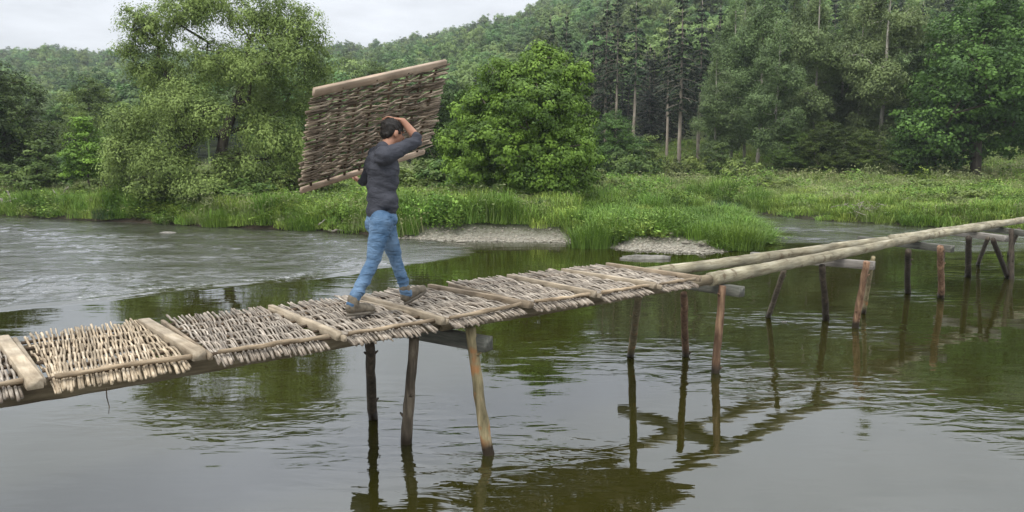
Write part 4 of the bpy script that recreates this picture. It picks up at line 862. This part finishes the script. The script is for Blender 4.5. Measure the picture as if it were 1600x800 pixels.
# --- long poles
def log_obj(p, q, r0, r1, label, mat='log', sag=.0, seed=1, name='log_pole'):
    p = np.array(p, float); q = np.array(q, float); L = np.linalg.norm(q - p); rg_ = np.random.default_rng(seed); n = max(14, int(L / .12))
    xx = np.linspace(0, L, n); wv = .02 * np.sin(xx * 1.1 + seed) + .008 * np.sin(xx * 3.3 + seed * 2)
    rad = np.linspace(r0, r1, n) * (1 + .04 * np.sin(xx * 2.1 + seed) + .05 * (rg_.random(n) - .5))
    for k in range(int(L * 1.4)): rad = rad + .005 * np.exp(-((xx - rg_.uniform(0, L)) / .035) ** 2)
    mb = MB(); mb.tube(np.stack([xx, wv, -sag * np.sin(math.pi * xx / L)], 1), rad, 14, wob=.05, rng=rg_)
    o = link(name, mb.mesh(name, M[mat])); d = q - p; o.location = p; o.rotation_euler = Vector(d).to_track_quat('X', 'Z').to_euler(); return tag(o, label, 'log', 'long log poles of the bridge')
ZL = 1.125
NP = [at(-300, 668, ZL), at(0, 615, ZL), at(640, 512, ZL), at(1112, 437, ZL), at(1300, 397, ZL), at(1450, 368.5, ZL), at(1600, 344, ZL)]
FP = [None, None, None, at(1010, 427, ZL), at(1385, 376, ZL), at(1562, 349, ZL), at(1700, 330, ZL)]
u1 = unit(NP[2] - NP[1]); n1_ = np.array([-u1[1], u1[0], 0])
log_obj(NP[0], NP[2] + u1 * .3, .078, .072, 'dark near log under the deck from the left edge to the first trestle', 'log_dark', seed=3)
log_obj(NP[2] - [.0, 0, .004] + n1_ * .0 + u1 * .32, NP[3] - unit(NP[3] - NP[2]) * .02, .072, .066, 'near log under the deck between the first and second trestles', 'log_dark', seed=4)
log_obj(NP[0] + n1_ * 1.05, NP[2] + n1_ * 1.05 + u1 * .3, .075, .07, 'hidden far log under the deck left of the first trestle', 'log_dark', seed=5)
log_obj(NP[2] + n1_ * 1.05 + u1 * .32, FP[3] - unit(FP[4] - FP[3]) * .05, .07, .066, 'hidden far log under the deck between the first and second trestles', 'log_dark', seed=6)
log_obj(NP[3], NP[5] + (NP[5] - NP[4]) * .05, .083, .068, 'bare pale near log right of the deck, from the second trestle on', seed=7)
log_obj(NP[5] + (NP[5] - NP[4]) * .055, NP[6] + (NP[6] - NP[5]) * .3, .070, .066, 'bare near log running out of the picture on the right', seed=8)
log_obj(FP[3], FP[4] - unit(FP[4] - FP[3]) * .0, .074, .076, 'bare greenish far log beside the deck end', seed=9)
log_obj(FP[4] + unit(FP[5] - FP[4]) * .03 + np.array([.05, -.04, .02]), FP[5], .092, .078, 'bare far log with a hollow dark end over the third span', seed=10)
log_obj(FP[5] + unit(FP[6] - FP[5]) * .03 + [0, 0, .0], FP[6], .074, .07, 'last bare far log cut by the right edge of the picture', seed=11)
mid0 = (NP[3] + FP[3]) / 2 + np.array([.5, .5, -.02]); mid1 = (NP[5] * .75 + NP[4] * .25 + FP[4]) / 2 + np.array([.2, -.2, -.02])
# --- trestles: posts (pixel at water, pixel at top), squared cap beam
def trestle(posts, cap, label, mcap='cap', zt=1.045):
    a = at(*cap[0], .975); b_ = at(*cap[1], .975); c = (a + b_) / 2; d = unit(b_ - a); L = cap[2]
    o = bpy.data.objects.new('trestle', None); COL.objects.link(o); o.location = (c[0], c[1], 0)
    tag(o, label, 'trestle', 'trestles carrying the bridge')
    c = a + d * L / 2; mb = MB(); mb.box((0, 0, 0), (.13, L, .125), bev=.008); cb = mb.build('cap_beam', M[mcap], o, smooth=False)
    cb.location = Vector(c) - o.location; cb.rotation_euler = (0, 0, math.atan2(d[1], d[0]) - math.pi / 2)
    for k, (bx, by, tx, ty, r, mat, zz) in enumerate(posts):
        p = at(bx, by, 0); q = at(tx, ty, zz); e = p + (p - q) * .6; rg_ = np.random.default_rng(int(bx)); n = 16; f = np.linspace(0, 1, n)[:, None]
        Q = e * (1 - f) + q * f; w_ = rg_.normal(size=3) * .028 * [1, 1, 0]; Q = Q + np.sin(f * 4) * w_ * .6 + rg_.normal(size=(n, 3)) * .002
        rad = np.linspace(r * 1.1, r * .9, n) * (1 + .10 * (rg_.random(n) - .5)); mb = MB(); mb.tube(Q - np.array(o.location), rad, 12, wob=.14, rng=rg_)
        for kn in range(4):
            a_k = rg_.uniform(0, 6.28); m_k = int(rg_.integers(6, 15)); c_k = Q[m_k] - np.array(o.location) + np.array([math.cos(a_k), math.sin(a_k), 0]) * rad[m_k] * .85; mb.tube(np.array([c_k, c_k + np.array([math.cos(a_k), math.sin(a_k), .8]) * rad[m_k] * rg_.uniform(.25, .9)]), [rad[m_k] * .35, rad[m_k] * .16], 6)
        mb.build('post', M[mat], o)
    return o
trestle([(768, 708, 731, 512, .050, 'post_mixed', 1.12), (638, 692, 645, 528, .050, 'post_grey', 1.0), (585, 652, 576, 540, .047, 'post_dark', 1.0)], ((763, 538), (655, 519), 1.75), 'nearest trestle, under the deck right of the man, with three posts and dark beam end')
trestle([(1120, 583, 1128, 446, .048, 'post_red', 1.06), (1072, 556, 1068, 458, .045, 'post_red', 1.0), (982, 558, 1000, 462, .045, 'post_mixed', 1.05)], ((1159, 456), (1098, 447), 1.9), 'second trestle, with reddish posts at the end of the woven deck')
trestle([(1338, 512, 1353, 409, .052, 'post_red', 1.05), (1350, 490, 1364, 402, .035, 'post_mixed', 1.05), (1287, 500, 1287, 416, .050, 'post_dark', 1.0), (1198, 495, 1226, 424, .042, 'post_grey', 1.0)], ((1366, 415), (1290, 409), 1.9), 'third trestle, with a pale grey beam and a doubled near post', 'cap_pale')
trestle([(1468, 465, 1471, 386, .058, 'post_red', 1.05), (1421, 457, 1417, 392, .052, 'post_dark', 1.0), (1470, 442, 1474, 390, .035, 'post_grey', 1.0)], ((1488, 389), (1440, 384), 1.9), 'fourth trestle, with one orange-red near post under a dark beam end')
trestle([(1512, 432, 1514, 372, .062, 'post_dark', 1.0), (1530, 413, 1542, 372, .045, 'post_grey', 1.0), (1574, 434, 1552, 374, .052, 'post_dark', 1.0)], ((1572, 373), (1530, 368), 1.7), 'fifth trestle, with splayed dark posts near the right edge', 'cap_pale')
trestle([(1579, 436, 1581, 358, .055, 'post_dark', 1.05), (1576, 398, 1592, 358, .045, 'post_grey', 1.0)], ((1612, 366), (1575, 361), 1.6), 'sixth trestle, cut by the right edge of the picture', 'cap')
# small loose twigs hanging under the deck
for (a_, b_, c_, lb) in (((166, 607), (172, 640), .9, 'thin twig hanging below the deck on the left'),):
    p = at(a_[0], a_[1], 1.12); mb = MB(); mb.tube(np.array([p, p + [0, 0, -.06], p + [.012, 0, -.12], p + [0, .01, -.17]]), [.004, .004, .003, .002], 4); tag(mb.build('hanging_twig', M['stake']), lb, 'twig')

# ------------------------------------------------------------------ the man carrying a hurdle
foot_t = at(561, 491, ZT + .05); foot_l = at(641, 472, ZT + .05)
uB = unit((J[6] - J[4]) * [1, 1, 0]); nB = np.array([uB[1], -uB[0], 0])             # along the bridge / towards the camera
mid = (foot_t + foot_l) / 2
print('feet', foot_t, foot_l, 'lat', (foot_t - mid) @ nB, 'step', (foot_l - foot_t) @ uB)
def jp(px, py, lat):
    d = ray(px, py); o_ = mid + nB * lat; t_ = ((o_ - CAMP) @ nB) / (d @ nB); return CAMP + d * t_
def chain(mb, pts_, rads, seg=7, sides=14, flat=None):
    P_ = np.array(pts_, float); k = len(P_); f = np.linspace(0, k - 1, (k - 1) * seg + 1)
    Q = np.stack([np.interp(f, np.arange(k), P_[:, i]) for i in range(3)], 1)
    if k > 2:
        for _ in range(2): Q[1:-1] = (Q[:-2] + Q[1:-1] * 2 + Q[2:]) / 4
    r = np.interp(f, np.arange(k), rads)
    mb.tube(Q, r, sides); mb.ball(P_[0], (rads[0],) * 3); mb.ball(P_[-1], (rads[-1],) * 3)
def frame(zv, yv_):
    z_ = unit(zv); y_ = unit(yv_ - (yv_ @ z_) * z_); x_ = np.cross(y_, z_); return np.stack([x_, y_, z_], 1)
def remesh(mb, name, mat, vox, smooth=4, disp=None, parent=None, cut=None):
    o = mb.build(name, mat); md = o.modifiers.new('r', 'REMESH'); md.mode = 'VOXEL'; md.voxel_size = vox; md.use_smooth_shade = True
    ms = o.modifiers.new('s', 'SMOOTH'); ms.iterations = smooth; ms.factor = .5
    dg = bpy.context.evaluated_depsgraph_get(); me = bpy.data.meshes.new_from_object(o.evaluated_get(dg)); o.modifiers.clear(); o.data = me
    if disp:
        n = len(me.vertices); c = np.empty(n * 3); me.vertices.foreach_get('co', c); c = c.reshape(-1, 3); nr = np.empty(n * 3); me.vertex_normals.foreach_get('vector', nr); nr = nr.reshape(-1, 3)
        c = disp(c, nr); me.vertices.foreach_set('co', c.ravel()); me.update()
    if not me.materials: me.materials.append(mat)
    me.polygons.foreach_set('use_smooth', np.ones(len(me.polygons), bool))
    if parent: o.parent = parent
    return o
# joints (pixel, pixel, lateral offset; + is his right side, towards the camera)
hipR = jp(596, 346, .095); hipL = jp(599, 344, -.095); pel = jp(597, 338, 0)
knR = jp(583, 408, .10); knL = jp(618, 404, -.10); latR = (foot_t - mid) @ nB; latL = (foot_l - mid) @ nB
latR = .075; latL = -.075
anR = jp(552, 471, latR); anL = jp(634, 455, latL)
ch = jp(597, 262, 0); wa = jp(598, 312, 0); sp = jp(598, 285, 0); nkb = jp(600, 236, 0); nk = jp(607, 224, .0)
shR = jp(601, 243, .17); shL = jp(588, 243, -.185); hd = jp(614, 208, -.005)
elR = jp(654, 219, .13); wrR = jp(630, 189, .05); elL = jp(571, 278, -.34); wrL = jp(566, 284, -.57)
fwd = uB; rt = nB; upz = np.array([0, 0, 1.])
hf = unit(fwd * 1 + rt * .05 - upz * .25)      # face direction, looking ahead and a little down
hu = unit(upz + fwd * .22); hr = np.cross(hf, hu); HM = np.stack([hf, unit(np.cross(hu, hf)), unit(np.cross(hf, np.cross(hu, hf)))], 1)
HM = np.stack([hf, unit(np.cross(hu, hf)), np.cross(hf, unit(np.cross(hu, hf)))], 1)
def hp(a, b, c): return hd + HM @ np.array([a, b, c])       # head space: forward, left, up
TB = frame(nkb - pel, rt)                                   # torso frame: x = cross, y=right, z=up
def tb(p, rf, rs_, rz): return dict(c=p, r=(rf, rs_, rz), M=TB)
print('height', hd[2] + .12 - ZT, 'arm', np.linalg.norm(elR - shR), np.linalg.norm(wrR - elR), 'leg', np.linalg.norm(hipR - knR), np.linalg.norm(knR - anR), np.linalg.norm(hipL - knL), np.linalg.norm(knL - anL))
bm_ = MB()
# skin body, continuous under the clothes
for a_ in (tb(ch, .10, .15, .15), tb(wa, .09, .13, .14), tb(pel, .10, .14, .10), tb(sp, .095, .14, .12)): bm_.ball(**a_)
chain(bm_, [nkb, nk, hp(-.01, 0, -.06)], [.062, .056, .055])
for a_, b_, c_, r in ((hipR, knR, anR, 0), (hipL, knL, anL, 0)): chain(bm_, [a_, b_, c_], [.078, .052, .036])
chain(bm_, [nkb - upz * .05, shR - rt * .03 - upz * .02], [.05, .04]); chain(bm_, [nkb - upz * .05, shL + rt * .03 - upz * .02], [.05, .04])
chain(bm_, [shR - rt * .03 - upz * .02, elR], [.036, .034]); chain(bm_, [elR, elR * .65 + wrR * .35, wrR], [.036, .038, .026]); chain(bm_, [shL, elL, wrL], [.05, .04, .028])
for k, (an, dr_) in enumerate(((anR, fwd), (anL, fwd))): bm_.ball(an + fwd * .03 - upz * .05, (.06, .03, .025), np.stack([fwd, rt, upz], 1))
# head: cranium, face, jaw, chin, brow, nose, ears, lips, cheeks
bm_.ball(hp(-.012, 0, .022), (.098, .076, .092), HM); bm_.ball(hp(.028, 0, -.03), (.066, .060, .078), HM); bm_.ball(hp(.045, 0, -.085), (.040, .040, .028), HM)
bm_.ball(hp(.078, 0, .028), (.018, .050, .014), HM); bm_.ball(hp(.052, .033, -.022), (.03, .024, .024), HM); bm_.ball(hp(.052, -.033, -.022), (.03, .024, .024), HM)
chain(bm_, [hp(.088, 0, .018), hp(.112, 0, -.022)], [.009, .014], 4, 8); bm_.ball(hp(.086, 0, -.055), (.014, .024, .008), HM); bm_.ball(hp(.083, 0, -.066), (.013, .021, .008), HM)
for s_e in (1, -1): bm_.ball(hp(-.012, s_e * .078, -.012), (.020, .010, .033), HM)
# right hand laid over the top of the head, five fingers
hx = unit(jp(605, 184, -.05) - wrR)                 # direction of the fingers
hn = unit(np.cross(hx, rt)); hn = hn if hn[2] > 0 else -hn; hs2 = unit(np.cross(hx, hn))
pc = wrR + hx * .055
bm_.ball(pc, (.055, .042, .016), np.stack([hx, hs2, hn], 1)); chain(bm_, [wrR, pc], [.026, .020])
for k, (off_, ln_) in enumerate(((-.033, .062), (-.012, .076), (.011, .072), (.032, .058))):
    b0 = pc + hx * .038 + hs2 * off_; b1 = b0 + hx * ln_ * .5 + hn * .006 + hs2 * off_ * .25; b2 = b1 + hx * ln_ * .38 - hn * .016; b3 = b2 + hx * ln_ * .25 - hn * .016
    chain(bm_, [b0, b1, b2, b3], [.0095, .009, .008, .007], 3, 8)
t0 = pc - hx * .02 + hs2 * .034; chain(bm_, [t0, t0 + hs2 * .03 + hx * .022, t0 + hs2 * .040 + hx * .052 - hn * .008], [.013, .010, .008], 3, 8)
# left hand gripping the lower plank behind the back
lh = unit(-fwd * .2 + upz * .25 - rt * .8); bm_.ball(wrL + lh * .045, (.045, .036, .018), np.stack([lh, np.cross(upz, lh) / np.linalg.norm(np.cross(upz, lh)), unit(np.cross(lh, np.cross(upz, lh)))], 1))
lsd = unit(np.cross(upz, lh))
for k in range(4):
    b0 = wrL + lh * .075 + lsd * (-.03 + .02 * k); chain(bm_, [b0, b0 + lh * .03 + upz * .012, b0 + lh * .045 + upz * .034], [.009, .0085, .007], 3, 8)
chain(bm_, [wrL + lh * .03 + lsd * .03, wrL + lh * .05 + lsd * .05 + upz * .02, wrL + lh * .07 + lsd * .05 + upz * .04], [.011, .010, .008], 3, 8)
man = remesh(bm_, 'person', M['skin'], .0065, 3)
tag(man, 'man in charcoal long-sleeved shirt and blue jeans walking right, carrying the raised hurdle', 'person')
# eyes and brows
mb = MB(); 
for s_e in (1, -1): mb.ball(hp(.079, s_e * .030, .006), (.012, .013, .009), HM, 6, 10)
ey = mb.build('eyes', plain('eye_dark', (.03, .02, .015), (.3, .28, .26), 30, .3), man)
# hair: cap over the cranium, down to the nape and in front of the ear
hb = MB(); hb.ball(hp(-.020, 0, .038), (.103, .083, .090), HM, 14, 18); hb.ball(hp(-.060, 0, -.012), (.055, .068, .062), HM); hb.ball(hp(.040, 0, .085), (.050, .060, .034), HM)
for s_e in (1, -1): hb.ball(hp(.020, s_e * .070, .02), (.018, .010, .030), HM)
def hair_d(c, nr): return c + nr * (.020 * (fbm(c[:, 0] * 60 + c[:, 2] * 20, c[:, 1] * 60 + c[:, 2] * 35, 7) - .5))[:, None]
remesh(hb, 'hair', M['hair'], .007, 1, hair_d, man)
# shirt
sb = MB()
back = -fwd
for a_ in (tb(ch + upz * .0, .128, .180, .16), tb(sp, .126, .172, .16), tb(wa, .122, .168, .13), tb(wa - upz * .05, .122, .168, .095), tb(ch + upz * .05 - fwd * .015, .112, .168, .10)): sb.ball(**a_)
sb.tube(np.array([wa + upz * .08, wa + upz * .0, pel + upz * .045, pel - upz * .0]), [.126, .128, .129, .129], 20)
chain(sb, [nkb + upz * .02, nkb - upz * .04], [.064, .085]); chain(sb, [nkb - upz * .035, shR - rt * .02], [.075, .074]); chain(sb, [nkb - upz * .035, shL + rt * .02], [.075, .074])
eR2 = elR * .97 + shR * .03
chain(sb, [shR - rt * .03 - upz * .02, shR * .45 + elR * .55, eR2, eR2 * .84 + wrR * .16], [.070, .062, .055, .050]); chain(sb, [shL, (shL + elL) / 2, elL, wrL * .8 + elL * .2], [.075, .062, .056, .042])
def shirt_d(c, nr):
    f = fbm(c[:, 2] * 16 + c[:, 0] * 5, (c[:, 0] + c[:, 1]) * 5, 3, 3) - .5; g_ = np.sin((c[:, 2] * 30 + (c[:, 0] * uB[0] + c[:, 1] * uB[1]) * -26) + 4 * (fbm(c[:, 0] * 7, c[:, 2] * 7, 9) - .5)) * sstep(sp[2] + .05, wa[2], c[:, 2])
    return c + nr * (.034 * f + .006 * g_)[:, None]
remesh(sb, 'shirt', M['shirt'], .010, 6, shirt_d, man)
# hem band
# jeans
jb = MB(); jb.ball(pel - upz * .02, (.128, .160, .10), TB); jb.ball(pel - upz * .07 - fwd * .03, (.115, .155, .10), TB); jb.tube(np.array([pel + upz * .05, pel - upz * .05]), [.124, .128], 20)
for h_, k_, a_ in ((hipR, knR, anR), (hipL, knL, anL)):
    chain(jb, [h_ + upz * .0, h_ * .5 + k_ * .5, k_, k_ * .5 + a_ * .5, a_ - unit(a_ - k_) * -.025], [.100, .081, .059, .053, .050])
def jean_d(c, nr):
    f = fbm(c[:, 2] * 20, (c[:, 0] + c[:, 1]) * 7, 13, 3) - .5; k_ = .5 + sstep(hipR[2] - .3, anR[2], c[:, 2])
    g_ = np.sin(c[:, 2] * 55 + 18 * (c[:, 0] * uB[0] + c[:, 1] * uB[1]) + 5 * fbm(c[:, 0] * 9, c[:, 2] * 9, 4)) * (np.exp(-((c[:, 2] - anR[2] - .06) / .08) ** 2) + .6 * np.exp(-((c[:, 2] - knR[2]) / .07) ** 2) + .5 * np.exp(-((c[:, 2] - hipR[2] + .08) / .05) ** 2))
    return c + nr * (.020 * f * k_ + .006 * g_)[:, None]
jn = remesh(jb, 'jeans', M['jeans'], .009, 5, jean_d, man)
# shoes
def shoe(an, dirv, upv, lift=0.):
    sd_ = unit(np.cross(upv, dirv)); B = np.stack([dirv, sd_, upv], 1); mb = MB(); g = an
    mb.ball(g + dirv * -.01 - upv * .040, (.064, .048, .054), B); mb.ball(g + dirv * .07 - upv * .052, (.092, .048, .045), B); mb.ball(g + dirv * .15 - upv * .066, (.062, .050, .034), B); chain(mb, [g + upv * .03, g - upv * .02], [.050, .052])
    sh = remesh(mb, 'shoe', M['shoe'], .008, 3, None, man)
    so = MB(); n = 24; an_ = np.linspace(0, 2 * math.pi, n, endpoint=False); X = .07 + .135 * np.cos(an_); Y = (.042 + .008 * np.cos(an_)) * np.sin(an_)
    lo = [g + dirv * a - upv * .108 + sd_ * b for a, b in zip(X, Y)]; hi = [g + dirv * a - upv * .083 + sd_ * b * 1.04 for a, b in zip(X, Y)]
    so.add(np.array(lo + hi + [np.mean(lo, 0), np.mean(hi, 0)]), [(i, (i + 1) % n, n + (i + 1) % n, n + i) for i in range(n)], [(2 * n, (i + 1) % n, i) for i in range(n)] + [(2 * n + 1, n + i, n + (i + 1) % n) for i in range(n)])
    so.build('sole', M['sole'], sh, smooth=False)
shoe(anR - upz * .012, unit(fwd - upz * .02), unit(upz + fwd * .02)); 
ld = unit(fwd + upz * .42); shoe(anL, ld, unit(upz - fwd * .42))

# --- the carried hurdle: four corners of its plank frame from the picture, in an upright plane at his far side
CD = 7.05; CW, CL = 1.475 * CD / 7.2, 1.070 * CD / 7.2
cc = CAMP + ray(586, 195) / np.linalg.norm(FW) * CD
xv_ = unit(np.array([.2677, -.5223, .8097])); yv_ = np.array([.6648, .7084, .2372]); yv_ = unit(yv_ - (yv_ @ xv_) * xv_); zv_ = np.cross(xv_, yv_)
print('carried hurdle', CW, CL, 'n', zv_)
o = bpy.data.objects.new('woven_hurdle', None); COL.objects.link(o)
Mx = Matrix([list(xv_) + [0], list(yv_) + [0], list(zv_) + [0], [0, 0, 0, 1]]).transposed(); og = cc - xv_ * CL / 2 - yv_ * CW / 2
o.matrix_world = Matrix.Translation(og) @ Mx
tag(o, 'woven hurdle held up by the walking man, sawn plank along its top', 'hurdle')
rg_ = np.random.default_rng(900)
for xx, w_ in ((CL, .074), (0, .052)):
    b_ = link('plank', bar((w_, CW + .0, .034), M['plank_pink'], 'plank', .004), o); b_.location = (xx - (w_ / 2 if xx else -w_ / 2), CW / 2, 0)
st7 = np.linspace(.10, CW - .10, 8)
for y0 in st7:
    mb = MB(); xs_ = np.linspace(.04, CL - .04, 8); mb.tube(np.stack([xs_, y0 + rg_.normal(size=8) * .006, rg_.normal(size=8) * .003], 1), .012, 6); mb.build('stake', M['stake'], o)
pool = [[rod_mesh(950 + 20 * k + i, CW, ph, st7, .022, 0, .0090, M['rod_hurdle'], over=(.02, .06)) for i in range(8)] for k, ph in enumerate((1, -1))]
n = int((CL - .15) / .0145)
for k in range(n):
    r_o = link('rod', pool[k % 2][rg_.integers(0, 8)], o); r_o.location = (.085 + (k + .5) / n * (CL - .175) + rg_.normal() * .003, rg_.normal() * .014, 0); r_o.rotation_euler = (0, 0, rg_.normal() * .018)
# nail heads on the top plank
for y0 in st7[1::2]:
    mb = MB(); mb.ball((CL - .045, y0, -.018), (.008, .008, .003), None, 5, 8); mb.ball((CL - .045, y0, .018), (.008, .008, .003), None, 5, 8); mb.build('nail', M['stake'], o)

# ------------------------------------------------------------------ river air
hz = MB(); hz.box((0, 0, 95), (1200, 1200, 200)); m, t, oo = new_mat('thin_haze')
pv = nd(t, 'ShaderNodeVolumePrincipled', {'Color': (.86, .93, 1, 1), 'Density': .0004, 'Anisotropy': .1}); t.links.new(pv.outputs[0], oo.inputs['Volume'])
tag(hz.build('haze', m, smooth=False), kind='stuff')
